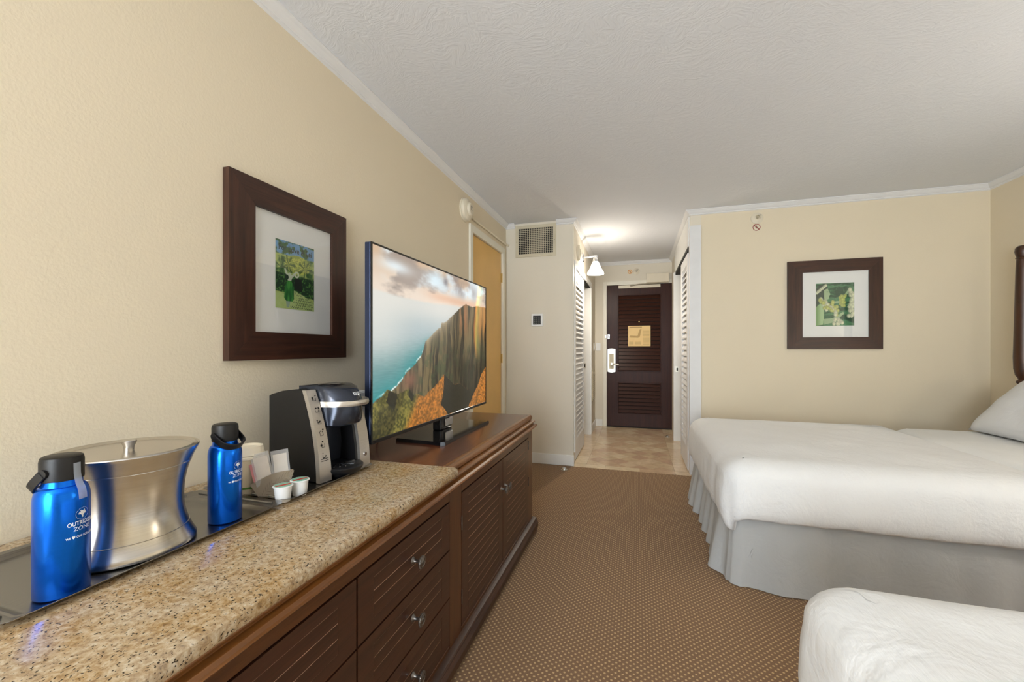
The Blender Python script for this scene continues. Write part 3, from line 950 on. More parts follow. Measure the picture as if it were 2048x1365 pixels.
    # foreground ridge
    fg = np.array([(-0.01, 0.826), (0.039, 0.798), (0.081, 0.752), (0.103, 0.764), (0.143, 0.788), (0.179, 0.779), (0.217, 0.769), (0.25, 0.816), (0.271, 0.808), (0.328, 0.838), (0.366, 0.808), (0.406, 0.79), (0.456, 0.752), (0.5, 0.71), (0.537, 0.743), (0.595, 0.794), (0.668, 0.798), (0.735, 0.846), (0.831, 0.903), (0.883, 0.847), (0.937, 0.755), (1.01, 0.684)])
    fr = np.interp(u, fg[:, 0], fg[:, 1])
    gr_ = lerp(C255(62, 62, 30), C255(112, 104, 50), sstep(0.3, 0.7, n3))
    gr_ = gr_ * (0.75 + 0.5 * sstep(0.3, 0.7, fbm(u * 16 + v * 6, v * 2)))[:, None]
    om = sstep(0.20, 0.32, u + 0.55 * (0.9 - v) * 0 + 0.5 * (v - 0.99) + 0.0) 
    om = sstep(-0.02, 0.05, u - (0.185 + (0.992 - v) * 0.50))
    orr = lerp(C255(120, 78, 30), C255(206, 128, 50), sstep(0.3, 0.72, n3 * 0.7 + 0.3 * fbm(u * 24 + v * 10, v * 3)))
    f = lerp(gr_, orr, om)
    for poly in ([(0.089, 0.759), (0.143, 0.791), (0.123, 0.876), (0.076, 0.822)], [(0.217, 0.769), (0.25, 0.816), (0.24, 0.855), (0.211, 0.808)],
                 [(0.5, 0.705), (0.537, 0.743), (0.595, 0.794), (0.668, 0.798), (0.735, 0.846), (0.831, 0.903), (0.794, 0.952), (0.752, 1.01), (0.537, 1.0), (0.5, 0.949), (0.466, 0.914), (0.487, 0.865), (0.496, 0.798)]):
        m = inpoly(u + 0.006 * (n3 - 0.5), v + 0.01 * (n3 - 0.5), poly)
        f = np.where(m[:, None], lerp(C255(24, 24, 18), C255(40, 40, 28), n3), f)
    col = np.where((v > fr)[:, None], f, col)
    return col
MT['screen'] = attr_mat('tv_picture', emit=0.95, rough=0.12)
colour_grid('screen', 440, 270, screen_col,
            lambda u, v: np.stack([np.full_like(u, TX - 0.003), TY0 + b + (TY1 - TY0 - 2 * b) * u, TZ1 - b - (TZ1 - TZ0 - b - 0.014) * v], 1), MT['screen'], tv)
# stand: plate with chamfered corners, neck
sp = [(-1.055, 1.66), (-1.045, 1.645), (-0.815, 1.625), (-0.795, 1.632), (-0.803, 2.205), (-0.82, 2.215), (-1.045, 2.195), (-1.055, 2.18)]
bm = new(); prism(bm, sp, 2, ZT + 0.0005, ZT + 0.015)
bmesh.ops.bevel(bm, geom=[e for e in bm.edges if abs(e.verts[0].co.z - e.verts[1].co.z) < 1e-5 and e.verts[0].co.z > ZT + 0.01], offset=0.003, segments=2, affect='EDGES')
obj('stand_base', bm, MT['blackgloss'], tv)
bm = new(); box(bm, -0.975, -0.930, 1.86, 1.99, ZT + 0.014, TZ0 + 0.06, bev=0.006)
obj('stand_neck', bm, MT['blackgloss'], tv)
obj('neck_collar', B(-0.930, -0.922, 1.90, 1.985, ZT + 0.03, TZ0 + 0.004, bev=0.002, seg=1), MT['chrome'], tv)
obj('badge', B(TX - 0.002, TX + 0.0012, 1.875, 1.925, TZ0 - 0.004, TZ0 + 0.006, bev=0.001, seg=1), MT['black'], tv)

# ================================================================= framed pictures
def poster_col(u, v):
    n = fbm(u * 12, v * 16); n2 = fbm(u * 30 + 5, v * 40)
    col = lerp(C255(70, 110, 60), C255(176, 192, 110), sstep(0.25, 0.65, n))
    # sky band with leaves
    sky = lerp(C255(112, 158, 200), C255(66, 104, 60), sstep(0.5, 0.62, fbm(u * 9 + 2, v * 14)))
    col = lerp(col, sky, 1 - sstep(0.19, 0.22, v))
    # thatched pale-yellow cloud of writing
    col = lerp(col, lerp(C255(196, 204, 96), C255(152, 168, 78), sstep(0.4, 0.6, n2)), (1 - sstep(0.8, 1.0, ((u - 0.56) / 0.36) ** 2 + ((v - 0.32) / 0.15) ** 2)))
    dark = sstep(0.46, 0.49, v - 0.03 * u) * (1 - sstep(0.74, 0.76, v - 0.06 * u))
    col = lerp(col, lerp(C255(18, 52, 24), C255(86, 138, 62), sstep(0.5, 0.72, n2)), dark)
    ground = lerp(C255(166, 188, 112), C255(188, 206, 138), n)
    col = lerp(col, ground, sstep(0.0, 0.02, v - np.interp(u, [0, 0.22, 0.45, 0.70, 1.0], [0.77, 0.77, 0.70, 0.76, 0.88])))
    col = np.where(inpoly(u, v, [(0.47, 0.52), (0.66, 0.53), (0.67, 0.72), (0.47, 0.70)])[:, None], C255(20, 28, 18) + 0 * col, col)
    for px, py in ((0.12, 0.40), (0.75, 0.36), (0.30, 0.34)):      # palm fronds
        a = np.arctan2(v - py, u - px); r = np.hypot(u - px, (v - py) * 1.4)
        col = lerp(col, C255(60, 92, 50), (np.cos(a * 7) > 0.55) * (r < 0.19) * 0.8)
    # standing figure: long green dress, pale arms and face
    dress = inpoly(u, v, [(0.29, 0.58), (0.38, 0.57), (0.45, 0.66), (0.455, 0.84), (0.42, 0.885), (0.26, 0.885), (0.205, 0.84), (0.23, 0.66)])
    col = np.where(dress[:, None], lerp(C255(26, 92, 40), C255(70, 150, 60), sstep(0.3, 0.7, fbm(u * 40, v * 8))), col)
    skin = inpoly(u, v, [(0.30, 0.58), (0.24, 0.47), (0.21, 0.41), (0.25, 0.41), (0.31, 0.49), (0.40, 0.49), (0.48, 0.43), (0.52, 0.45), (0.41, 0.53), (0.38, 0.58)]) | ((((u - 0.345) / 0.045) ** 2 + ((v - 0.50) / 0.045) ** 2) < 1)
    col = np.where(skin[:, None], C255(196, 206, 180) + 0 * col, col)
    col = np.where(((np.hypot((u - 0.525), (v - 0.47) * 1.3) < 0.065) & (np.hypot((u - 0.525), (v - 0.47) * 1.3) > 0.03))[:, None], C255(214, 222, 196) + 0 * col, col)
    col = np.where((((u - 0.27) / 0.05) ** 2 + ((v - 0.53) / 0.04) ** 2 < 1)[:, None], C255(34, 54, 40) + 0 * col, col)
    col = np.where(inpoly(u, v, [(0.25, 0.885), (0.36, 0.885), (0.33, 0.975), (0.27, 0.98)])[:, None], C255(150, 170, 150) + 0 * col, col)
    # handwriting: lines of small dark strokes
    for k in range(6):
        y0 = 0.255 + k * 0.028 + 0.02 * u
        s = (np.abs(v - y0 - 0.006 * np.sin(u * 160 + k * 2)) < 0.0045) & (u > 0.20) & (u < 0.90 - 0.02 * k) & (vnoise(u * 60 + k * 7, v * 0) > 0.3)
        col = np.where(s[:, None], C255(96, 112, 44) + 0 * col, col)
    for k in range(7):
        y0 = 0.735 + k * 0.037 + 0.02 * u
        x0 = (0.46, 0.48, 0.50, 0.52, 0.44, 0.50, 0.36)[k]; x1 = (0.70, 0.74, 0.82, 0.94, 0.97, 0.97, 0.97)[k]
        s = (np.abs(v - y0 - 0.009 * np.sin(u * 120 + k * 3)) < 0.0055) & (u > x0) & (u < x1) & (vnoise(u * 50 + k * 9, v * 0) > 0.28)
        col = np.where(s[:, None], C255(34, 52, 30) + 0 * col, col)
    return col

def lei_col(u, v):
    n = fbm(u * 10, v * 12); n2 = fbm(u * 26, v * 30)
    col = lerp(C255(24, 70, 44), C255(70, 128, 84), sstep(0.3, 0.7, vnoise(u * 3, v * 26 + 2 * n)))
    col = lerp(col, C255(110, 160, 120), sstep(0.6, 0.8, n2) * 0.5)
    hair = inpoly(u, v, [(0.0, 0.12), (0.12, 0.02), (0.30, 0.06), (0.33, 0.16), (0.22, 0.24), (0.22, 0.38), (0.12, 0.42), (0.0, 0.58)])
    col = np.where(hair[:, None], lerp(C255(26, 44, 36), C255(60, 84, 66), n2), col)
    face = inpoly(u, v, [(0.22, 0.16), (0.31, 0.12), (0.35, 0.20), (0.385, 0.265), (0.355, 0.29), (0.35, 0.36), (0.28, 0.40), (0.22, 0.36)])
    col = np.where(face[:, None], C255(166, 192, 146) + 0 * col, col)
    col = np.where(((np.abs(v - 0.205) < 0.008) & (u > 0.28) & (u < 0.335))[:, None], C255(40, 60, 44) + 0 * col, col)
    back = inpoly(u, v, [(0.0, 0.56), (0.10, 0.48), (0.20, 0.50), (0.22, 0.70), (0.19, 0.97), (0.0, 1.0)])
    col = np.where(back[:, None], lerp(C255(120, 160, 96), C255(176, 206, 150), sstep(0.0, 0.16, u)), col)
    arm = inpoly(u, v, [(0.20, 0.84), (0.45, 0.82), (0.72, 0.68), (0.74, 0.72), (0.48, 0.92), (0.22, 0.97)]) | inpoly(u, v, [(0.46, 0.43), (0.62, 0.42), (0.84, 0.17), (0.88, 0.20), (0.66, 0.46), (0.48, 0.48)])
    col = np.where(arm[:, None], C255(158, 186, 140) + 0 * col, col)
    rs = np.random.RandomState(5)
    fl = []
    for k in range(46):
        t = rs.rand(); fl.append((0.12 + 0.44 * t + 0.06 * rs.randn(), 0.42 + 0.26 * t + 0.05 * rs.randn(), 0.052, 0 if rs.rand() < 0.6 else 1))
    for k in range(26):
        fl.append((0.93 + 0.04 * rs.randn(), 0.16 + 0.62 * rs.rand(), 0.056, 1))
    for k in range(18):
        fl.append((0.70 + 0.05 * rs.randn(), 0.30 + 0.24 * rs.rand(), 0.046, 2))
    for k in range(12):
        fl.append((0.62 + 0.08 * rs.randn(), 0.84 + 0.12 * rs.rand(), 0.050, 1))
    for k in range(7):
        t = k / 6; fl.append((0.02 + 0.24 * t, 0.22 - 0.17 * t, 0.042, 1))
    for fx, fy, r, kd in fl:
        m = np.hypot(u - fx, (v - fy) * 1.1) < r * (0.75 + 0.35 * np.cos(5 * np.arctan2(v - fy, u - fx)) ** 2)
        c = [C255(206, 214, 120), C255(228, 234, 196), C255(196, 208, 104)][kd]
        sh = np.clip(1.04 - np.hypot(u - fx - 0.01, v - fy - 0.01) / r * 0.25, 0.6, 1)
        col = np.where(m[:, None], c * sh[:, None], col)
    return col * 0.92 + 0.05

def framed(name, label, left, o0, o1, i0, i1, p0, p1, colf, nx, ny):
    """o,i,p = (along, z) of outer frame, sight edge and print; left: hangs on the left wall, else on the back wall"""
    wall = LW if left else BW
    s = 1 if left else -1                    # into the room
    c = ((o0[0] + o1[0]) / 2, o0[1])
    r = empty(name, (wall, c[0], c[1]) if left else (c[0], wall, c[1]))
    tag(r, label, 'picture', 'framed prints')
    f0, f1 = wall + s * 0.001, wall + s * 0.028
    def quad_prism(pts, d0, d1):
        bm = new()
        prism(bm, pts, 0 if left else 1, min(d0, d1), max(d0, d1))
        return bm
    (a0, z0), (a1, z1), (b0, y0), (b1, y1) = o0, o1, i0, i1
    e = 0.0004
    rails = [[(a0, z0), (a1, z0), (b1, y0), (b0, y0)], [(a0, z1), (b0, y1), (b1, y1), (a1, z1)],
             [(a0, z0 + e), (b0 - e, y0), (b0 - e, y1), (a0, z1 - e)], [(a1, z0 + e), (a1, z1 - e), (b1 + e, y1), (b1 + e, y0)]]
    for k, q in enumerate(rails):
        bm = quad_prism(q, f0, f1)
        obj('frame_rail', bm, MT[('frame_y' if left else 'frame_h') if k < 2 else 'frame_v'], r)
    m = quad_prism([(b0, y0), (b1, y0), (b1, y1), (b0, y1)], wall + s * 0.004, wall + s * 0.016)
    obj('mat_board', m, MT['mat_board'], r)
    d = wall + s * 0.0168
    if left:
        pl = lambda u, v: np.stack([np.full_like(u, d), p0[0] + (p1[0] - p0[0]) * u, p1[1] - (p1[1] - p0[1]) * v], 1)
    else:
        pl = lambda u, v: np.stack([p0[0] + (p1[0] - p0[0]) * u, np.full_like(u, d), p1[1] - (p1[1] - p0[1]) * v], 1)
    pr = colour_grid('art_print', nx, ny, colf, pl, attr_mat('art_print_ink', 0, 0.6), r)
    g = quad_prism([(b0, y0), (b1, y0), (b1, y1), (b0, y1)], wall + s * 0.020, wall + s * 0.022)
    obj('glass', g, MT['glass'], r)
    return r, pr
pic, prt = framed('framed_print', 'square dark brown frame with green woman poster above the coffee maker', True,
       (1.030, 1.118), (1.600, 1.755), (1.129, 1.218), (1.509, 1.661), (1.222, 1.312), (1.414, 1.571), poster_col, 220, 300)
# title lettering across the sky of the print
tb = text_bm('For Love A Lei', 0.030, align='CENTER', bold=0.0004)
for vtx in tb.verts:
    x, yy = vtx.co.x, vtx.co.y
    vtx.co = (LW + 0.0174, 1.318 + x * 0.92, 1.533 + yy * 1.1)
obj('title_lettering', tb, plain('dark_ink', rgb(38, 54, 56), 0.6), prt)
framed('framed_print', 'dark brown frame with woman holding yellow flowers above the far bed', False,
       (1.250, 1.157), (1.930, 1.913), (1.361, 1.256), (1.834, 1.813), (1.462, 1.353), (1.736, 1.715), lei_col, 150, 200)

# ================================================================= wall and hall fittings
# air vent
vx0, vx1, vz0, vz1 = -1.199, -0.779, 2.092, 2.4145
r = empty('air_vent', (-0.99, RET, vz0)); tag(r, 'cream metal air vent with square grid under the ceiling', 'vent')
bm = new(); rect_frame(bm, vx0, vx1, vz0, vz1, -1.166, -0.809, 2.124, 2.382, RET - 0.012, RET - 0.0005)
obj('vent_frame', bm, MT['grille'], r)
obj('duct', B(-1.166, -0.809, RET - 0.004, RET - 0.0005, 2.124, 2.382), MT['dark'], r)
bm = new()
for k in range(1, 19):
    x = -1.166 + 0.357 * k / 19; box(bm, x - 0.0021, x + 0.0021, RET - 0.010, RET - 0.005, 2.124, 2.382)
for k in range(1, 14):
    z = 2.124 + 0.258 * k / 14; box(bm, -1.166, -0.809, RET - 0.011, RET - 0.006, z - 0.0019, z + 0.0019)
obj('grille', bm, MT['grille'], r)
for x in (-1.185, -0.793):
    bm = new(); lathe(bm, [(0.004, -0.003), (0.003, 0)], 10, (x, RET - 0.012, 2.25), axis=1); obj('screw', bm, MT['pewter'], r)
# thermostat
r = empty('thermostat', (-0.972, RET, 1.383)); tag(r, 'white square thermostat with dark display', 'thermostat')
obj('body', B(-1.031, -0.912, RET - 0.018, RET, 1.384, 1.511, bev=0.004), MT['white_plastic'], r)
d = obj('display', B(-1.012, -0.932, RET - 0.020, RET - 0.017, 1.402, 1.492, bev=0.001, seg=1), MT['black'], r)
MT['dim_key'] = plain('grey_key_print', rgb(96, 98, 92), 0.5)
for i in range(3):
    for j in range(4):
        x = -1.002 + i * 0.023; z = 1.412 + j * 0.020
        obj('key', B(x, x + 0.012, RET - 0.0208, RET - 0.0199, z, z + 0.007), MT['dim_key'], d)
# smoke detector and conduit
r = empty('smoke_detector', (LW, 3.01, 2.248)); tag(r, 'round cream smoke detector on the left wall near ceiling', 'smoke detector')
bm = new(); lathe(bm, [(0.088, 0.0), (0.092, 0.004), (0.092, 0.012), (0.086, 0.015)], 36, (LW, 3.01, 2.248), axis=0); obj('mounting_plate', bm, MT['cream_plastic'], r, smooth=True)
bm = new(); lathe(bm, [(0.086, 0.013), (0.088, 0.020), (0.084, 0.036), (0.068, 0.046), (0.052, 0.050), (0.050, 0.060), (0.042, 0.068), (0.0, 0.070)], 36, (LW, 3.01, 2.248), axis=0)
obj('cover', bm, MT['cream_plastic'], r, smooth=True)
for k in range(3):
    obj('slot', B(LW + 0.060, LW + 0.0695, 2.99 + 0.012 * k, 2.994 + 0.012 * k, 2.235, 2.270), MT['dark'], r)
bm = new(); tube(bm, [(LW + 0.012, 3.09, 2.228), (LW + 0.012, 4.075, 2.228), (LW + 0.020, RET - 0.012, 2.226), (LW + 0.035, RET - 0.012, 2.222)], 0.011, 10)
tag(obj('conduit', bm, MT['wall'], smooth=True), 'thin painted conduit running from smoke detector to the corner', 'conduit')
# sprinklers and their no-hanging stickers
def sprinkler(x, wy, z, rad, label):
    r = empty('sprinkler_head', (x, wy, z)); tag(r, label, 'sprinkler', 'wall sprinkler heads')
    bm = new(); lathe(bm, [(rad, 0.0), (rad, -0.006), (rad * 0.8, -0.012), (rad * 0.45, -0.016), (rad * 0.42, -0.006), (0.0, -0.006)], 28, (x, wy, z), axis=1)
    obj('escutcheon', bm, MT['cream_plastic'], r, smooth=True)
    bm = new(); lathe(bm, [(0.009, -0.004), (0.008, -0.03), (0.004, -0.04), (0.0, -0.04)], 12, (x, wy, z), axis=1); obj('nozzle', bm, MT['nickel'], r, smooth=True)
    obj('deflector', B(x - 0.004, x + 0.026, wy - 0.044, wy - 0.038, z + 0.014, z + 0.018), MT['pewter'], r)
    for s in (-1, 1):
        bm = new(); tube(bm, [(x + s * 0.008, wy - 0.02, z), (x + s * 0.014, wy - 0.032, z + 0.008), (x + s * 0.004, wy - 0.041, z + 0.014)], 0.002, 6); obj('arm', bm, MT['nickel'], r)
sprinkler(1.019, BW, 2.320, 0.050, 'round cream sprinkler head above the far bed wall sticker')
sprinkler(-0.014, END, 2.290, 0.045, 'round white sprinkler head above the entry door')
def sticker(x, wy, z, rad, ring, ink, label):
    r = empty('warning_sticker', (x, wy, z)); tag(r, label, 'sticker', 'no hanging stickers')
    bm = new(); lathe(bm, [(rad, -0.0002), (rad, -0.001)], 28, (x, wy, z), axis=1); obj('disc', bm, plain('sticker_paper', ring[1], 0.6), r)
    bm = new()
    lathe(bm, [(rad * 0.92, -0.0011), (rad * 0.92, -0.0016), (rad * 0.74, -0.0016), (rad * 0.74, -0.0011)], 28, (x, wy, z), axis=1, close=True)
    obj('ring', bm, plain('sticker_ring', ring[0], 0.5), r)
    bm = new(); s = rad * 0.62
    prism(bm, [(x - s - 0.003, z + s - 0.003), (x - s + 0.003, z + s + 0.003), (x + s + 0.003, z - s + 0.003), (x + s - 0.003, z - s - 0.003)], 1, wy - 0.0018, wy - 0.0012)
    obj('bar', bm, plain('sticker_bar', ring[0], 0.5), r)
    bm = new(); tube(bm, [(x, wy - 0.0014, z + s * 0.9), (x, wy - 0.0014, z + s * 0.3), (x + s * 0.4, wy - 0.0014, z - s * 0.1), (x, wy - 0.0014, z - s * 0.5), (x - s * 0.4, wy - 0.0014, z - s * 0.1)], 0.0016, 6)
    obj('hanger_symbol', bm, plain('sticker_ink', ink, 0.5), r)
sticker(1.015, BW, 2.241, 0.034, (rgb(150, 70, 56), rgb(226, 216, 194)), rgb(70, 70, 60), 'round no hanging sticker below the sprinkler above far bed')
sticker(-0.105, END, 2.288, 0.034, (rgb(206, 128, 50), rgb(228, 206, 168)), rgb(110, 80, 50), 'round orange sticker beside the sprinkler above entry door')
# oval plaque, switches, grille
r = empty('door_chime', (HL, 4.425, 2.178)); tag(r, 'small cream oval chime cover above the left closet', 'chime')
bm = new(); lathe(bm, [(0.085, 0.0), (0.085, 0.018), (0.078, 0.026), (0.0, 0.028)], 28, (HL, 4.425, 2.178), axis=0, sx=0.62); obj('cover', bm, MT['cream_plastic'], r, smooth=True)
bm = new()
for k in range(3):
    box(bm, HL + 0.026, HL + 0.0295, 4.405 + 0.018 * k, 4.408 + 0.018 * k, 2.14, 2.215)
obj('slot', bm, MT['grille'], r)
def switch(name, label, b, rock, face_axis):
    r = empty(name, ((b[0] + b[1]) / 2, (b[2] + b[3]) / 2, b[4])); tag(r, label, 'switch', 'rocker light switches')
    obj('plate', B(*b, bev=0.002, seg=1), MT['white_plastic'], r)
    obj('rocker', B(*rock, bev=0.0015, seg=1), MT['white_plastic'], r)
switch('light_switch', 'white rocker light switch left of the entry door', (-0.600, -0.530, END - 0.008, END, 1.128, 1.243), (-0.581, -0.549, END - 0.013, END - 0.007, 1.15, 1.22), 1)
switch('light_switch', 'white light switch seen edge on along the hallway left wall', (HL, HL + 0.008, 6.10, 6.17, 1.128, 1.243), (HL + 0.007, HL + 0.013, 6.119, 6.151, 1.15, 1.22), 0)
r = empty('wall_grille', (HL, 6.05, 0.45)); tag(r, 'narrow cream grille low on the hallway left wall', 'vent')
obj('grille_frame', B(HL, HL + 0.008, 5.92, 6.22, 0.42, 0.86, bev=0.002, seg=1), MT['grille'], r)
bm = new()
for k in range(14):
    box(bm, HL + 0.008, HL + 0.012, 5.94, 6.20, 0.445 + k * 0.028, 0.457 + k * 0.028)
obj('grille_slats', bm, MT['cream_plastic'], r)
# door notice
r = empty('door_notice', (0.024, EY, 1.195)); tag(r, 'square tan evacuation notice with floor plan on the entry door', 'notice')
obj('paper', B(-0.133, 0.180, EY - 0.009, EY - 0.0075, 1.195, 1.493), plain('tan_notice_paper', rgb(236, 204, 142), 0.6, var=0.03), r)
ink = plain('notice_ink', rgb(190, 158, 104), 0.7)
ink2 = plain('notice_dark_ink', rgb(160, 126, 78), 0.7)
bm = new(); yq = (EY - 0.0094, EY - 0.0089)
box(bm, -0.115, 0.060, yq[0], yq[1], 1.467, 1.478)
obj('heading', bm, ink2, r)
bm = new()
prism(bm, [(-0.115, 1.336), (-0.10, 1.352), (0.00, 1.344), (0.03, 1.44), (0.055, 1.448), (0.035, 1.34), (0.01, 1.318), (-0.10, 1.322)], 1, *yq)
obj('floor_plan', bm, ink, r)
bm = new()
for k in range(12):
    box(bm, 0.072, 0.165, yq[0], yq[1], 1.22 + k * 0.0175, 1.226 + k * 0.0175)
for k in range(4):
    box(bm, -0.118, -0.055, yq[0], yq[1], 1.215 + k * 0.017, 1.221 + k * 0.017); box(bm, -0.038, 0.05, yq[0], yq[1], 1.215 + k * 0.017, 1.221 + k * 0.017)
obj('text_lines', bm, ink, r)
# door stops on the floor
def doorstop(x, y, label):
    r = empty('door_stop', (x, y, 0)); tag(r, label, 'door stop', 'floor door stops')
    bm = new(); lathe(bm, [(0.026, 0.0), (0.026, 0.006), (0.020, 0.016), (0.010, 0.022), (0.0, 0.023)], 22, (x, y, 0)); obj('dome', bm, MT['chrome'], r, smooth=True)
    bm = new(); lathe(bm, [(0.030, 0.0005), (0.031, 0.003), (0.026, 0.004)], 22, (x, y, 0), close=True); obj('ring', bm, MT['nickel'], r, smooth=True)
doorstop(-0.673, 3.946, 'small chrome dome door stop on the carpet by the baseboard')
doorstop(0.376, 5.787, 'small chrome dome door stop on the entry tiles')
# hallway sconce
SX, SY = -0.455, 4.775
r = empty('wall_sconce', (HL, SY, 2.19)); tag(r, 'lit frosted glass bell sconce on the hallway left wall', 'wall lamp')
bm = new(); lathe(bm, [(0.055, 0.0), (0.055, 0.012), (0.045, 0.022), (0.0, 0.026)], 24, (HL, SY, 2.20), axis=0); obj('wall_plate', bm, MT['chrome'], r, smooth=True)
bm = new(); tube(bm, [(HL + 0.015, SY, 2.20), (HL + 0.09, SY, 2.203), (SX - 0.01, SY, 2.207), (SX + 0.022, SY, 2.206)], 0.011, 12); obj('arm', bm, MT['chrome'], r, smooth=True)
bm = new(); lathe(bm, [(0.012, 2.205), (0.022, 2.19), (0.030, 2.165), (0.030, 2.135)], 20, (SX, SY, 0)); obj('socket_cup', bm, MT['chrome'], r, smooth=True)
def shade_mat():
    t = NT('frosted_glass_shade')
    em = t.n('Emission'); em.inputs['Color'].default_value = (1.0, 0.94, 0.84, 1); em.inputs['Strength'].default_value = 4.0
    tr = t.n('BsdfTransparent'); mx = t.n('MixShader'); mx.inputs[0].default_value = 0.45
    t.l(em.outputs[0], mx.inputs[1]); t.l(tr.outputs[0], mx.inputs[2]); t.l(mx.outputs[0], t.out.inputs['Surface'])
    return t.m
bm = new()
bp = [(0.030, 2.145), (0.040, 2.125), (0.052, 2.10), (0.060, 2.075), (0.074, 2.050), (0.088, 2.030), (0.094, 2.012), (0.094, 2.002), (0.090, 2.002), (0.085, 2.025), (0.055, 2.07), (0.046, 2.10), (0.028, 2.13)]
lathe(bm, bp, 36, (SX, SY, 0), close=True); obj('shade', bm, shade_mat(), r, smooth=True)
bl = bpy.data.lights.new('sconce_bulb', 'POINT'); bl.energy = 36; bl.color = (1.0, 0.90, 0.76); bl.shadow_soft_size = 0.03
bo = bpy.data.objects.new('sconce_bulb', bl); COL.objects.link(bo); bo.parent = r; bo.location = W[r].inverted() @ Vector((SX, SY, 2.02))

# ================================================================= things on the counter
def tray(label, x0, x1, y0, y1):
    """shallow steel tray: flat bottom, thin rolled sides, wide stepped ends"""
    r = empty('serving_tray', ((x0 + x1) / 2, (y0 + y1) / 2, ZT)); tag(r, label, 'tray', 'steel serving trays')
    z = ZT + 0.0012
    lay = [  # (inset x, inset y, z)
        (0.026, 0.050, z), (0.018, 0.040, z + 0.001), (0.014, 0.032, z + 0.006), (0.011, 0.026, z + 0.006), (0.008, 0.018, z + 0.010), (0.0, 0.0, z + 0.013)]
    bm = new(); rings = []
    def loop(ix, iy, zz, c):
        a0, a1, b0, b1 = x0 + ix, x1 - ix, y0 + iy, y1 - iy
        return [bm.verts.new(p) for p in ((a0 + c, b0, zz), (a1 - c, b0, zz), (a1, b0 + c, zz), (a1, b1 - c, zz), (a1 - c, b1, zz), (a0 + c, b1, zz), (a0, b1 - c, zz), (a0, b0 + c, zz))]
    for ix, iy, zz in lay:
        rings.append(loop(ix, iy, zz, 0.014))
    bm.faces.new(rings[0])
    for a, b_ in zip(rings, rings[1:]):
        for k in range(8):
            bm.faces.new((a[k], a[(k + 1) % 8], b_[(k + 1) % 8], b_[k]))
    under = [[bm.verts.new((v.co.x, v.co.y, v.co.z - 0.0009)) for v in ring] for ring in rings]
    bm.faces.new(under[0][::-1])
    for a, b_ in zip(under, under[1:]):
        for k in range(8):
            bm.faces.new((a[k], b_[k], b_[(k + 1) % 8], a[(k + 1) % 8]))
    for k in range(8):
        bm.faces.new((rings[-1][k], rings[-1][(k + 1) % 8], under[-1][(k + 1) % 8], under[-1][k]))
    obj('tray_pan', bm, MT['traysteel'], r, smooth=True, angle=30)
    bm = new()
    for yy in (y0 + 0.016, y1 - 0.016):
        tube(bm, [(x0 + 0.03, yy, z + 0.0115), (x1 - 0.03, yy, z + 0.0115)], 0.003, 8)
    obj('end_ridge', bm, MT['traysteel'], r, smooth=True)
    return z
TZ = tray('long brushed steel tray under the blue bottles and ice bucket', -1.215, -0.893, 0.36, 0.882) + 0.0012
tray('brushed steel tray under the coffee maker', -1.215, -0.893, 0.890, 1.268)

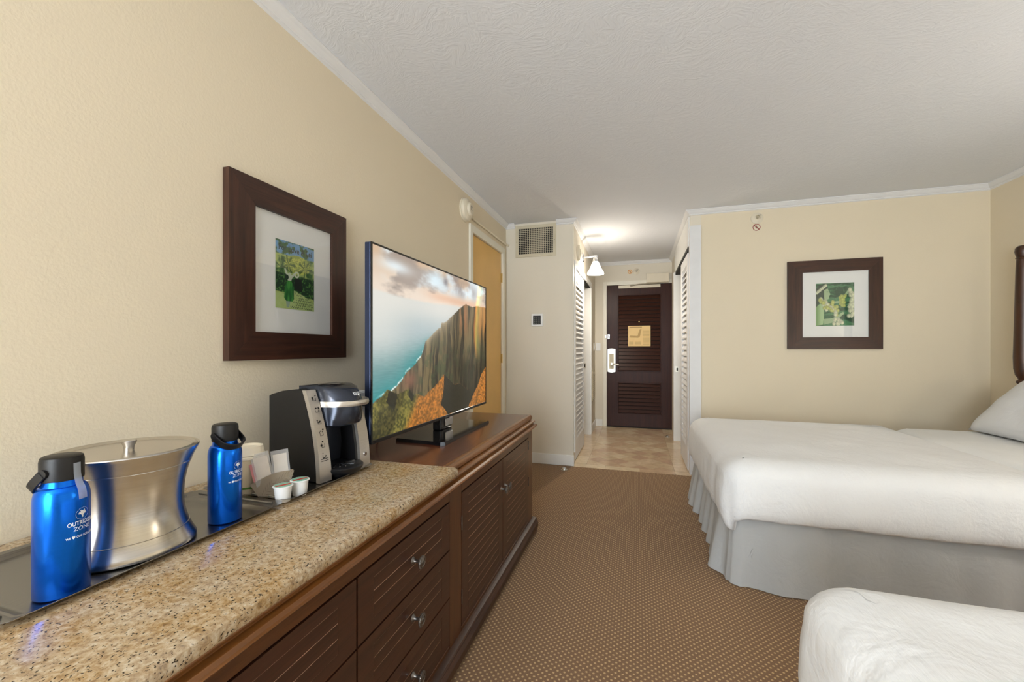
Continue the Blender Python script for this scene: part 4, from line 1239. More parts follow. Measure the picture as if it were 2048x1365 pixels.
def bottle(cx, cy, text_ang, handle_ang, handle_tilt, label, tape=None):
    r = empty('water_bottle', (cx, cy, TZ)); tag(r, label, 'bottle', 'blue steel water bottles')
    RB = 0.0352
    pr = [(0.0, 0.0), (RB - 0.002, 0.0), (RB, 0.002), (RB, 0.158)]
    for k in range(1, 9):
        a = PI / 2 * k / 8
        pr.append((RB - 0.009 * (1 - math.cos(a)) , 0.158 + 0.026 * math.sin(a)))
    pr += [(0.0255, 0.192), (0.0255, 0.196)]
    bm = new(); lathe(bm, pr, 64); obj('body', bm, MT['bluebottle'], r, local=True, smooth=True, angle=50)
    bm = new(); lathe(bm, [(0.0272, 0.194), (0.0276, 0.197), (0.0276, 0.226), (0.0262, 0.2325), (0.023, 0.2345), (0.0, 0.235)], 48)
    cap = obj('cap', bm, MT['black'], r, local=True, smooth=True)
    # carry strap hinged on two pins at the sides of the cap
    ca, sa = math.cos(handle_ang), math.sin(handle_ang)
    def loc(px, py, pz):            # px along handle direction, py across
        return (px * ca - py * sa, px * sa + py * ca, pz)
    for s in (-1, 1):
        bm = new()
        c = loc(0, s * 0.0285, 0.209)
        bmesh.ops.create_cone(bm, cap_ends=True, segments=20, radius1=0.0075, radius2=0.0075, depth=0.006,
                              matrix=Matrix.Translation(c) @ Matrix.Rotation(handle_ang, 4, 'Z') @ Matrix.Rotation(PI / 2, 4, 'X'))
        obj('pin', bm, MT['black'], cap, local=True, smooth=True)
    pts = []
    L = 0.046
    dx, dz = math.cos(handle_tilt), math.sin(handle_tilt)
    for k in range(25):
        a = PI * k / 24
        yy = 0.031 * math.cos(a)
        rr = L * (math.sin(a) ** 0.45 if a not in (0, PI) else 0)
        pts.append(loc(rr * dx, yy, 0.209 + rr * dz))
    bm = new()
    n = loc(dx * 0, 0, 0)
    # flat band: rectangle section swept, width direction perpendicular to the band plane
    wv = Vector(loc(-dz, 0, 0)) + Vector((0, 0, dx))
    rings = []
    P = [Vector(p) for p in pts]
    for i, p in enumerate(P):
        t = (P[min(i + 1, 24)] - P[max(i - 1, 0)]).normalized()
        nn = t.cross(wv).normalized()
        rings.append([bm.verts.new(p + wv * a_ * 0.0075 + nn * b_ * 0.0018) for a_, b_ in ((-1, -1), (1, -1), (1, 1), (-1, 1))])
    for a_, b_ in zip(rings, rings[1:]):
        for k in range(4):
            bm.faces.new((a_[k], a_[(k + 1) % 4], b_[(k + 1) % 4], b_[k]))
    bm.faces.new(rings[0]); bm.faces.new(rings[-1][::-1])
    bmesh.ops.bevel(bm, geom=bm.edges[:], offset=0.0006, segments=1, affect='EDGES')
    obj('strap', bm, MT['black'], cap, local=True, smooth=True)
    # wrapped lettering
    def wrap(bm, zc, rad=RB + 0.00025):
        bmesh.ops.triangulate(bm, faces=bm.faces[:])
        bmesh.ops.subdivide_edges(bm, edges=[e for e in bm.edges if e.calc_length() > 0.004], cuts=1)
        for v in bm.verts:
            a = text_ang + v.co.x / RB
            v.co = (rad * math.cos(a), rad * math.sin(a), zc + v.co.y)
        return bm
    tb = text_bm('OUTRIGGER', 0.0098, bold=0.00012)
    for v in tb.verts: v.co.x *= 0.80 * 0.95
    obj('lettering', wrap(tb, 0.1165), MT['print_white'], r, local=True)
    tb = text_bm('ZONE', 0.0094)
    obj('lettering', wrap(tb, 0.1075), MT['print_white'], r, local=True)
    tb = text_bm('WE \u2665 OUR CORAL REEF', 0.0050, bold=0.0001)
    for v in tb.verts: v.co.x *= 0.78
    obj('lettering', wrap(tb, 0.0955), MT['print_white'], r, local=True)
    # coral emblem in a dotted ring
    bm = new()
    for k in range(30):
        a = 2 * PI * k / 30
        bmesh.ops.create_circle(bm, cap_ends=True, segments=6, radius=0.00045, matrix=Matrix.Translation((0.0098 * math.cos(a), 0.0098 * math.sin(a), 0)))
    for (xa, ya, xb, yb, w) in ((0, -0.0065, 0, 0.005, 0.0022), (0, -0.003, -0.005, 0.0035, 0.0018), (0, -0.003, 0.005, 0.0035, 0.0018), (-0.001, 0.0, -0.003, 0.0062, 0.0016), (0.001, 0.0, 0.003, 0.0062, 0.0016), (-0.003, 0.0, -0.0065, 0.001, 0.0016), (0.003, 0.0, 0.0062, 0.0, 0.0014)):
        d = Vector((xb - xa, yb - ya)); nrm = Vector((-d.y, d.x)).normalized() * w / 2
        bm.faces.new([bm.verts.new((xa + nrm.x, ya + nrm.y, 0)), bm.verts.new((xb + nrm.x, yb + nrm.y, 0)), bm.verts.new((xb - nrm.x, yb - nrm.y, 0)), bm.verts.new((xa - nrm.x, ya - nrm.y, 0))])
    obj('coral_emblem', wrap(bm, 0.1345), MT['print_white'], r, local=True)
    if tape is not None:
        bm = new(); rows = []
        prof = [(0.0282, 0.222), (0.0282, 0.205), (0.0290, 0.196), (0.0305, 0.188), (0.0345, 0.178), (0.0358, 0.168), (0.0358, 0.160)]
        for i, (rad, z) in enumerate(prof):
            tw = 0.10 * i / 6
            rows.append([bm.verts.new((rad * math.cos(tape + tw + k * 0.10), rad * math.sin(tape + tw + k * 0.10), z)) for k in range(5)])
        for a_, b_ in zip(rows, rows[1:]):
            for k in range(4):
                bm.faces.new((a_[k], a_[k + 1], b_[k + 1], b_[k]))
        bmesh.ops.solidify(bm, geom=bm.faces[:], thickness=0.0003)
        obj('tape', bm, MT['tape'], r, local=True, smooth=True)
    return r
bottle(-0.949, 0.460, R(17), R(-164), R(-46), 'near blue steel water bottle with clear tape, beside the ice bucket', tape=R(2))
bottle(-0.966, 0.769, R(8), R(2), R(-38), 'far blue steel water bottle with strap hanging in front', None)

# ice bucket
bk = empty('ice_bucket', (-1.030, 0.606, TZ)); tag(bk, 'waisted brushed steel ice bucket with lid', 'ice bucket')
bp = [(0.0, 0.0), (0.112, 0.0), (0.1145, 0.002), (0.1145, 0.006)]
for k in range(1, 25):
    t = k / 24; z = 0.006 + 0.194 * t
    w = 0.092 + 0.0225 * (abs(2 * t - 0.90) / 0.9) ** 2.1 if t < 0.45 else 0.092 + 0.026 * ((t - 0.45) / 0.55) ** 2.1
    bp.append((w, z))
bp += [(0.1195, 0.203), (0.1205, 0.206), (0.119, 0.208), (0.115, 0.206)]
bm = new(); lathe(bm, bp + [(0.106, 0.190), (0.0, 0.189)], 72); obj('pail', bm, MT['steel'], bk, local=True, smooth=True, angle=45)
for z in (0.036, 0.172):
    t = (z - 0.006) / 0.194
    rr = 0.092 + 0.0225 * (abs(2 * t - 0.90) / 0.9) ** 2.1 if t < 0.45 else 0.092 + 0.026 * ((t - 0.45) / 0.55) ** 2.1
    bm = new(); lathe(bm, [(rr - 0.001, z - 0.0012), (rr + 0.0006, z - 0.0005), (rr + 0.0006, z + 0.0005), (rr - 0.001, z + 0.0012)], 72, close=True)
    obj('seam', bm, MT['steel'], bk, local=True, smooth=True)
lid = [(0.1145, 0.2065), (0.111, 0.2085), (0.107, 0.2065), (0.100, 0.201), (0.06, 0.1995), (0.0, 0.199)]
bm = new(); lathe(bm, [(0.1145, 0.2045)] + lid, 64); ld = obj('lid', bm, MT['steel'], bk, local=True, smooth=True)
bm = new(); lathe(bm, [(0.010, 0.1985), (0.0085, 0.204), (0.009, 0.212), (0.0125, 0.220), (0.0135, 0.223), (0.012, 0.2245), (0.0, 0.225)], 28); obj('lid_knob', bm, MT['steel'], ld, local=True, smooth=True)

# ---- coffee maker
KA = R(-7)
km = empty('coffee_maker', (-0.936, 1.052, TZ), KA)
tag(km, 'black and silver single cup coffee maker on the tray', 'coffee maker')
# local: +x forward, +y towards the television, z up
def front(z):                      # side profile of the silver strips
    return -0.063 * max(0, z / 0.29) ** 1.95
Wd = 0.215
def side_profile():
    p = [(-0.235, 0.002), (-0.012, 0.002)]
    for k in range(13):
        z = 0.002 + 0.282 * k / 12; p.append((front(z) - 0.012, z))
    p += [(-0.11, 0.288), (-0.17, 0.281), (-0.222, 0.268), (-0.235, 0.262)]
    return p
bm = new(); prism(bm, side_profile(), 1, 0.004, 0.055); obj('side_housing', bm, MT['black'], km, local=True)
bm = new(); prism(bm, side_profile(), 1, Wd - 0.055, Wd - 0.004); obj('side_housing', bm, MT['black'], km, local=True)
bm = new(); prism(bm, [(-0.232, 0.004), (-0.105, 0.004), (-0.105, 0.26), (-0.11, 0.287), (-0.17, 0.280), (-0.220, 0.267), (-0.232, 0.26)], 1, 0.055, Wd - 0.055); obj('rear_housing', bm, MT['black'], km, local=True)
# curved silver strips
for s, (a, c) in (('l', (0.0, 0.046)), ('r', (Wd - 0.046, Wd))):
    bm = new(); p = []
    for k in range(17):
        z = 0.001 + 0.285 * k / 16; p.append((front(z), z))
    for k in range(16, -1, -1):
        z = 0.001 + 0.285 * k / 16; p.append((front(z) - 0.016, z))
    n = len(p)
    A = []; Zv = []
    for x, z in p:
        tp = 0.010 * (z / 0.29)      # strips narrow a little towards the top
        A.append(bm.verts.new((x, a if s == 'l' else a + tp * 0.3, z))); Zv.append(bm.verts.new((x, c - tp if s == 'l' else c, z)))
    bm.faces.new(A); bm.faces.new(Zv[::-1])
    for i in range(n):
        j = (i + 1) % n
        bm.faces.new((A[i], Zv[i], Zv[j], A[j]))
    st = obj('silver_strip', bm, MT['silver'], km, local=True, smooth=True, angle=35)
    if s == 'l':
        # brewing pictograms and a line of small print
        rs = random.Random(4)
        for k in range(6):
            zc = 0.262 - k * 0.036
            b2 = new()
            def put(y0, y1, z0, z1):
                vs = [b2.verts.new((front(zz) + 0.0007, yy, zz)) for yy, zz in ((y0, z0), (y1, z0), (y1, z1), (y0, z1))]
                b2.faces.new(vs)
            w = 0.014
            yc = 0.021
            for q in range(5):
                yy = yc + rs.uniform(-0.009, 0.007); zz = zc + rs.uniform(-0.009, 0.007)
                put(yy - 0.001, yy + rs.uniform(0.0012, 0.006), zz, zz + rs.uniform(0.0012, 0.005))
            put(yc - 0.006, yc + 0.006, zc - 0.010, zc - 0.0088); put(yc - 0.006, yc - 0.0048, zc - 0.010, zc + 0.004); put(yc + 0.0048, yc + 0.006, zc - 0.010, zc + 0.002)
            obj('pictogram', b2, MT['black'], st, local=True)
        b2 = new()
        for zz in (0.066, 0.072):
            vs = [b2.verts.new((front(z_) + 0.0007, y_, z_)) for y_, z_ in ((0.008, zz), (0.036, zz), (0.036, zz + 0.0018), (0.008, zz + 0.0018))]
            b2.faces.new(vs)
        obj('small_print', b2, MT['black'], st, local=True)
    else:
        b2 = new(); bmesh.ops.create_cone(b2, cap_ends=True, segments=20, radius1=0.0075, radius2=0.0065, depth=0.004, matrix=Matrix.Translation((front(0.045) + 0.001, Wd - 0.022, 0.050)) @ Matrix.Rotation(PI / 2, 4, 'Y'))
        obj('power_button', b2, MT['chrome'], st, local=True, smooth=True)
# brewing head between the strips: bulging front
def headsec(z, bulge, ya, yb, back, n=14):
    pts = [(back, ya), (back, yb)]
    for k in range(n + 1):
        t = 1 - k / n
        y = ya + (yb - ya) * t
        pts.append((front(z) - 0.010 + bulge * (1 - (2 * t - 1) ** 2) ** 0.6, y))
    return pts
def loft(secs, caps=True):
    bm = new(); rings = []
    for z, pts in secs:
        rings.append([bm.verts.new((x, y, z)) for x, y in pts])
    for a, b_ in zip(rings, rings[1:]):
        n = len(a)
        for k in range(n):
            bm.faces.new((a[k], a[(k + 1) % n], b_[(k + 1) % n], b_[k]))
    bm.faces.new(rings[0]); bm.faces.new(rings[-1][::-1])
    return bm
Y0, Y1 = 0.038, Wd - 0.018
secs = []
for z, bl_ in ((0.164, 0.040), (0.170, 0.052), (0.190, 0.068), (0.215, 0.080), (0.229, 0.085)):
    secs.append((z, headsec(z, bl_, Y0 + (0.012 if z < 0.168 else 0.004), Y1 - (0.012 if z < 0.168 else 0.004), -0.13)))
hd = obj('brew_head', loft(secs), MT['headgrey'], km, local=True, smooth=True, angle=45)
secs = []
for z, bl_ in ((0.2475, 0.088), (0.262, 0.089), (0.280, 0.083), (0.290, 0.072), (0.296, 0.050)):
    secs.append((z, headsec(z, bl_, Y0 + 0.002, Y1 - 0.002, -0.14)))
lidk = obj('brew_lid', loft(secs), MT['headgrey'], km, local=True, smooth=True, angle=45)
secs = []
for z, bl_ in ((0.2295, 0.092), (0.238, 0.100), (0.247, 0.100)):
    secs.append((z, headsec(z, bl_, Y0 - 0.001, Y1 + 0.026, -0.10)))
obj('handle_band', loft(secs), MT['silver'], km, local=True, smooth=True, angle=45)
bm = new(); lathe(bm, [(0.042, 0.293), (0.044, 0.297), (0.036, 0.299), (0.0, 0.2975)], 28, (-0.075, Wd / 2 + 0.01, 0), sx=0.9, sy=1.1); obj('lid_window', bm, MT['blackgloss'], lidk, local=True, smooth=True)
bm = new(); lathe(bm, [(0.024, 0.2985), (0.0, 0.2998)], 24, (-0.070, Wd / 2 + 0.015, 0), sx=0.8, sy=1.2); obj('lid_badge', bm, MT['silver'], lidk, local=True, smooth=True)
tb = text_bm('KEURIG', 0.0135, bold=0.0003)
for v in tb.verts:
    x, yv = v.co.x, v.co.y
    y_ = Wd / 2 + 0.026 + x * 0.9
    t = (y_ - Y0 - 0.002) / (Y1 - Y0 - 0.004)
    z_ = 0.264 + yv
    bl_ = 0.089 - 0.006 * max(0, (z_ - 0.262) / 0.018)
    v.co = (front(z_) - 0.010 + bl_ * max(0, (1 - (2 * t - 1) ** 2)) ** 0.6 + 0.0012, y_, z_)
obj('lettering', tb, MT['print_white'], lidk, local=True)
bm = new(); lathe(bm, [(0.006, 0.157), (0.010, 0.1645)], 14, (-0.045, Wd / 2, 0)); obj('spout', bm, MT['blackgloss'], hd, local=True)
# recess and drip tray
bm = new(); prism(bm, [(-0.105, 0.002), (-0.105, 0.168), (-0.085, 0.168), (-0.078, 0.09), (-0.085, 0.03), (-0.080, 0.002)], 1, 0.047, Wd - 0.047)
obj('recess_wall', bm, MT['headgrey'], km, local=True, smooth=True)
def ovl(rx, ry, z, x0=-0.03):
    return (z, [(x0 + rx * math.cos(a), Wd / 2 + ry * math.sin(a)) for a in [2 * PI * k / 40 for k in range(40)]])
dt = obj('drip_tray', loft([ovl(0.068, 0.060, 0.012), ovl(0.074, 0.070, 0.022), ovl(0.076, 0.072, 0.030), ovl(0.072, 0.068, 0.034)]), MT['black'], km, local=True, smooth=True, angle=50)
obj('drip_base', loft([ovl(0.050, 0.050, 0.0015), ovl(0.055, 0.054, 0.012)]), MT['blackgloss'], km, local=True)
bm = new()
for k in range(7):
    a = PI * (k - 3) / 9
    box(bm, -0.030, -0.026, -0.001, 0.001, 0, 0.0015) if False else None
    c, s_ = math.cos(a), math.sin(a)
    tube(bm, [(-0.035 + 0.016 * c, Wd / 2 + 0.016 * s_, 0.0352), (-0.035 + 0.052 * c, Wd / 2 + 0.052 * s_, 0.0352)], 0.0022, 6)
obj('drip_grate', bm, MT['chrome'], dt, local=True)

# ---- coffee pods
def pod(x, y, rz, label):
    r = empty('coffee_pod', (x, y, TZ), rz); tag(r, label, 'coffee pod', 'white coffee pods')
    bm = new(); lathe(bm, [(0.0, 0.0), (0.0175, 0.0), (0.0185, 0.0015), (0.0225, 0.040), (0.0225, 0.0415)], 32); obj('cup', bm, MT['white_plastic'], r, local=True, smooth=True)
    bm = new(); lathe(bm, [(0.0225, 0.0405), (0.0255, 0.0412), (0.0258, 0.0428), (0.0245, 0.0438), (0.0, 0.0438)], 36); rim = obj('rim', bm, MT['white_plastic'], r, local=True, smooth=True)
    bm = new(); lathe(bm, [(0.0218, 0.0437), (0.0218, 0.0442), (0.0, 0.0442)], 32); lidp = obj('foil_lid', bm, plain('mint_foil_print', rgb(146, 200, 178), 0.35, var=0.2, vscale=90), r, local=True)
    bm = new(); p = [(-0.019, -0.006), (-0.009, -0.0065), (0.006, -0.0055), (0.020, -0.004), (0.0195, 0.004), (0.005, 0.0045), (-0.010, 0.003), (-0.0195, 0.002)]
    prism(bm, p, 2, 0.0442, 0.0445); obj('red_banner', bm, plain('red_ink', rgb(206, 54, 40), 0.4, var=0.1, vscale=60), lidp, local=True)
pod(-0.930, 0.907, R(60), 'front white coffee pod with red and mint lid')
pod(-0.926, 0.962, R(65), 'rear white coffee pod nearest the coffee maker')

# ---- paper cup with lid
cp = empty('paper_cup', (-1.068, 0.918, TZ)); tag(cp, 'cream paper cup with lid and green stripe behind the bottle', 'cup')
MT['cup'] = plain('cream_paper', rgb(226, 210, 178), 0.7, var=0.03)
bm = new(); lathe(bm, [(0.0, 0.0), (0.031, 0.0), (0.032, 0.002), (0.0415, 0.108), (0.0415, 0.110)], 44); obj('cup_wall', bm, MT['cup'], cp, local=True, smooth=True)
bm = new(); lathe(bm, [(0.0345, 0.024), (0.0349, 0.0242), (0.0353, 0.030), (0.0349, 0.030)], 44, close=True); obj('green_stripe', bm, plain('green_ink', rgb(84, 128, 44), 0.6), cp, local=True, smooth=True)
bm = new(); lathe(bm, [(0.0425, 0.106), (0.0445, 0.108), (0.0445, 0.113), (0.042, 0.115), (0.0435, 0.118), (0.042, 0.121), (0.0395, 0.135), (0.038, 0.140), (0.034, 0.140), (0.033, 0.134), (0.0, 0.134)], 44); obj('lid', bm, plain('cream_lid', rgb(236, 226, 206), 0.45, var=0.02), cp, local=True, smooth=True)

# ---- kraft sleeve holding two sachets
MT['kraft'] = plain('kraft_paper', rgb(196, 182, 160), 0.8, var=0.04, vscale=60)
MT['kraft_leaf'] = plain('kraft_leaf_print', rgb(160, 144, 120), 0.8, var=0.04)
sl = empty('cup_sleeve', (-0.974, 0.917, TZ), R(-38)); tag(sl, 'flattened kraft cup sleeve with leaf print holding sachets', 'cup sleeve')
def sleeve_pt(u, v, off=0.0):
    # u -1..1 across, v 0..1 up; fan shape with arched edges, leaning back
    w = 0.030 + 0.024 * v
    z = 0.001 + (0.052 + 0.012 * (1 - u * u) + 0.012 * u) * v + 0.004 * (1 - u * u) * (1 - v)
    x = -0.020 * v + 0.005 * (1 - u * u) + off
    return (x, u * w, z)
def sheet(off, name):
    bm = new(); rows = []
    for j in range(9):
        rows.append([bm.verts.new(sleeve_pt(-1 + 2 * i / 16, j / 8, off)) for i in range(17)])
    for a, b_ in zip(rows, rows[1:]):
        for k in range(16):
            bm.faces.new((a[k], a[k + 1], b_[k + 1], b_[k]))
    bmesh.ops.solidify(bm, geom=bm.faces[:], thickness=0.0006)
    return obj(name, bm, MT['kraft'], sl, local=True, smooth=True)
sf = sheet(0.004, 'front_panel'); sheet(-0.009, 'rear_panel')
bm = new()
def leaf(u0, v0, u1, v1, w):
    d = Vector((u1 - u0, v1 - v0)); nn = Vector((-d.y, d.x)).normalized() * w
    pts = [(u0, v0), (u0 + d.x * 0.5 + nn.x, v0 + d.y * 0.5 + nn.y), (u1, v1), (u0 + d.x * 0.5 - nn.x, v0 + d.y * 0.5 - nn.y)]
    bm.faces.new([bm.verts.new(sleeve_pt(p[0], min(1, max(0, p[1])), 0.0052)) for p in pts])
def frond(u0, v0, u1, v1, n):
    leaf(u0, v0, u1, v1, 0.008)
    d = Vector((u1 - u0, v1 - v0))
    for k in range(n):
        t = (k + 0.5) / n; L = 0.40 * (0.35 + 0.65 * math.sin(PI * (0.15 + 0.8 * t)))
        px, py = u0 + d.x * t, v0 + d.y * t
        for sg in (1, -1):
            a = math.atan2(d.y, d.x) + sg * R(48)
            leaf(px, py, px + L * math.cos(a), py + L * math.sin(a) * 0.8, 0.022)
frond(-0.80, 0.08, -0.02, 0.66, 6)
frond(0.02, 0.52, 0.92, 0.90, 6)
obj('leaf_print', bm, MT['kraft_leaf'], sf, local=True)
def sachet(dx, dy, rz, lean, label, paper, wrapc):
    c, q = math.cos(R(-38)), math.sin(R(-38))
    r = empty('sachet', (-0.974 + dx * c - dy * q, 0.917 + dx * q + dy * c, TZ + 0.010), R(-38)); tag(r, label, 'sachet', 'wrapped condiment sachets')
    def pad(w, h, th, z0, name, m):
        bm = new(); rows = []
        for s in (1, -1):
            for j in range(9):
                row = []
                for i in range(7):
                    a = -1 + 2 * i / 6; c = j / 8
                    bul = th * (1 - a * a) ** 0.5 * (1 - (2 * c - 1) ** 4) + 0.0005
                    y = a * w; z = z0 + h * c
                    yr = y * math.cos(rz) - z * math.sin(rz); zr = y * math.sin(rz) + z * math.cos(rz)
                    row.append(bm.verts.new((s * bul - lean * zr, yr, zr)))
                rows.append(row)
        for q in (0, 9):
            for j in range(8):
                a_, b_ = rows[q + j], rows[q + j + 1]
                for k in range(6):
                    bm.faces.new((a_[k], a_[k + 1], b_[k + 1], b_[k]))
        return obj(name, bm, m, r, local=True, smooth=True)
    pad(0.0175, 0.102 if wrapc else 0.088, 0.0022, 0.002, 'paper_packet', paper)
    if wrapc: pad(0.0225, 0.116, 0.0030, -0.001, 'clear_wrapper', MT['cellophane'])
    return r
sachet(-0.002, -0.012, R(10), 0.30, 'cream paper sachet standing in the kraft sleeve', plain('cream_sachet', rgb(228, 216, 200), 0.6, var=0.08, vscale=50), True)
sachet(-0.003, 0.026, R(4), 0.30, 'white sachet in clear wrapper nearest the coffee maker', plain('white_sachet', rgb(226, 218, 206), 0.6, var=0.05, vscale=40), True)
sachet(-0.009, -0.019, R(13), 0.30, 'pink sachet peeking out behind the cream one', plain('pink_sachet', rgb(214, 140, 140), 0.6, var=0.06, vscale=40), False)

# ---- outlet, adapter and cords behind the television
r = empty('wall_outlet', (LW, 1.71, 0.865)); tag(r, 'white wall outlet box with plug behind the coffee maker', 'outlet')
obj('box', B(LW, LW + 0.035, 1.655, 1.735, 0.835, 0.955, bev=0.003), MT['white_plastic'], r)
obj('faceplate', B(LW + 0.035, LW + 0.040, 1.660, 1.730, 0.842, 0.948, bev=0.001, seg=1), MT['white_plastic'], r)
obj('plug', B(LW + 0.040, LW + 0.085, 1.675, 1.715, 0.885, 0.925, bev=0.005), MT['black'], r)
bm = new(); tube(bm, bez((LW + 0.085, 1.70, 0.905), (LW + 0.16, 1.72, 0.90), (LW + 0.12, 1.62, 0.77), (LW + 0.20, 1.42, ZT + 0.006)) + bez((LW + 0.20, 1.42, ZT + 0.006), (LW + 0.22, 1.36, ZT + 0.006), (LW + 0.20, 1.33, ZT + 0.006), (-1.18, 1.30, ZT + 0.02), 8)[1:], 0.0042, 8)
tag(obj('power_cord', bm, MT['black'], smooth=True), 'black power cord running down from the outlet to the coffee maker', 'cord')
bm = new(); tube(bm, bez((-0.972, 1.72, 0.90), (-1.10, 1.66, 0.93), (-1.18, 1.66, 0.86), (-1.20, 1.74, ZT + 0.006)) + bez((-1.20, 1.74, ZT + 0.006), (-1.21, 1.80, ZT + 0.006), (-1.22, 1.90, ZT + 0.006), (-1.24, 2.0, ZT + 0.006), 8)[1:], 0.004, 8)
tag(obj('power_cord', bm, MT['black'], smooth=True), 'black cord hanging behind the television', 'cord')

# ================================================================= beds
def smoothnoise(x, y, s=0):
    return float(fbm(np.array([x + s]), np.array([y + s]), 3)[0]) - 0.5
def rrect(x0, x1, y0, y1, rad, n):
    """n points evenly spread on a rounded rectangle, with outward normals"""
    rad = max(rad, 0.004)
    segs = [((x0 + rad, y0), (x1 - rad, y0), 'l'), ((x1 - rad, y0 + rad), -PI / 2, 'a'), ((x1, y0 + rad), (x1, y1 - rad), 'l'), ((x1 - rad, y1 - rad), 0, 'a'),
            ((x1 - rad, y1), (x0 + rad, y1), 'l'), ((x0 + rad, y1 - rad), PI / 2, 'a'), ((x0, y1 - rad), (x0, y0 + rad), 'l'), ((x0 + rad, y0 + rad), PI, 'a')]
    lens = [math.dist(s[0], s[1]) if s[2] == 'l' else rad * PI / 2 for s in segs]
    tot = sum(lens); out = []
    for k in range(n):
        d = tot * k / n
        for s, L in zip(segs, lens):
            if d <= L:
                if s[2] == 'l':
                    t = d / L
                    dx, dy = s[1][0] - s[0][0], s[1][1] - s[0][1]
                    out.append((s[0][0] + dx * t, s[0][1] + dy * t, dy / L, -dx / L))
                else:
                    a = s[1] + d / rad
                    out.append((s[0][0] + rad * math.cos(a), s[0][1] + rad * math.sin(a), math.cos(a), math.sin(a)))
                break
            d -= L
    return out
def comforter(name, label, x0, x1, y0, y1, ztop, zbot, seed, N=300):
    cx, cy = (x0 + x1) / 2, (y0 + y1) / 2
    base = rrect(x0, x1, y0, y1, 0.10, N)
    rr = 0.135
    prof = [(0.030, zbot - 0.004), (0.016, zbot - 0.006), (0.004, zbot + 0.006), (-0.006, zbot + 0.035), (-0.010, zbot + 0.075)]
    zz = ztop - rr * 0.72
    prof.append((-0.006, zz - 0.03))
    for k in range(0, 9):
        a = PI / 2 * k / 8
        prof.append((rr * (1 - math.cos(a)), zz + rr * 0.72 * math.sin(a)))
    verts = []
    bm = new(); rings = []
    nz = [fbm(np.array([p[0] * 7 + seed for p in base]), np.array([p[1] * 7 for p in base]), 3) - 0.5][0]
    nz2 = [fbm(np.array([p[0] * 22 + seed for p in base]), np.array([p[1] * 22 for p in base]), 2) - 0.5][0]
    for q, (o, z) in enumerate(prof):
        low = max(0, 1 - q / 7)
        ring = []
        for k, (x, y, nx, ny) in enumerate(base):
            corner = (nx * nx) * (ny * ny) * 4
            d = -o + nz[k] * 0.030 * (0.4 + low) + nz2[k] * 0.014 * low + corner * (0.012 * math.sin(k * 1.1) * low)
            dz = nz[k] * 0.030 * low - corner * 0.03 * low
            if x < x0 + 0.12 and abs(nx) > 0.7: dz -= 0.05 * low
            ring.append(bm.verts.new((x + nx * d, y + ny * d, z + dz)))
        rings.append(ring)
    # top, shrinking to the middle
    last = [(v.co.x, v.co.y) for v in rings[-1]]
    hw, hh = (x1 - x0) / 2 - rr, (y1 - y0) / 2 - rr
    for j in range(1, 15):
        s = 1 - j / 15
        ring = []
        pts = [(cx + (px - cx) * s, cy + (py - cy) * s) for px, py in last]
        ax = np.array([p[0] for p in pts]); ay = np.array([p[1] for p in pts])
        hz = (fbm(ax * 3 + seed, ay * 3, 3) - 0.5) * 0.030 + (fbm(ax * 9 + seed, ay * 6, 3) - 0.5) * 0.008
        f = min(1, j / 3)
        for (px, py), h in zip(pts, hz):
            ring.append(bm.verts.new((px, py, ztop + 0.018 * (1 - s * s) * 0.4 + h * f)))
        rings.append(ring)
    for a, b_ in zip(rings, rings[1:]):
        for k in range(N):
            bm.faces.new((a[k], a[(k + 1) % N], b_[(k + 1) % N], b_[k]))
    inner = [[bm.verts.new((v.co.x + (cx - v.co.x) * 0.02, v.co.y + (cy - v.co.y) * 0.02, v.co.z - 0.016 * min(1, q / 8))) for v in ring] for q, ring in enumerate(rings)]
    for a, b_ in zip(inner, inner[1:]):
        for k in range(N):
            bm.faces.new((a[k], b_[k], b_[(k + 1) % N], a[(k + 1) % N]))
    for k in range(N):
        bm.faces.new((rings[0][k], inner[0][k], inner[0][(k + 1) % N], rings[0][(k + 1) % N]))
    bm.faces.new(rings[-1]); bm.faces.new(inner[-1])
    return tag(obj(name, bm, MT['duvet'], smooth=True, angle=80), label, 'comforter')

def skirt(parent, path, ztop, seed):
    """pleated valance following an open polyline of (x, y, nx, ny, flare)"""
    bm = new(); rows = []
    n = len(path)
    L = 9
    s = 0
    ax = np.array([p[0] for p in path]); ay = np.array([p[1] for p in path])
    w1 = fbm(ax * 4.5 + seed, ay * 4.5, 3) - 0.5
    for j in range(L):
        t = j / (L - 1)                       # 0 top .. 1 bottom
        row = []
        for k, (x, y, nx, ny, fl) in enumerate(path):
            wave = w1[k] * 0.13 * t ** 0.7 + 0.010 * t * math.sin(k * 0.55 + 3 * w1[k]) * (0.4 + abs(nx))
            d = fl * t + wave * (0.5 + fl * 8)
            row.append(bm.verts.new((x + nx * d, y + ny * d, ztop * (1 - t) + 0.004 * t + 0.010 * t * max(0, w1[k]))))
        rows.append(row)
    for a, b_ in zip(rows, rows[1:]):
        for k in range(n - 1):
            bm.faces.new((a[k], a[k + 1], b_[k + 1], b_[k]))
    bmesh.ops.solidify(bm, geom=bm.faces[:], thickness=0.002)
    return obj('bed_skirt', bm, MT['skirt'], parent, smooth=True, angle=80)
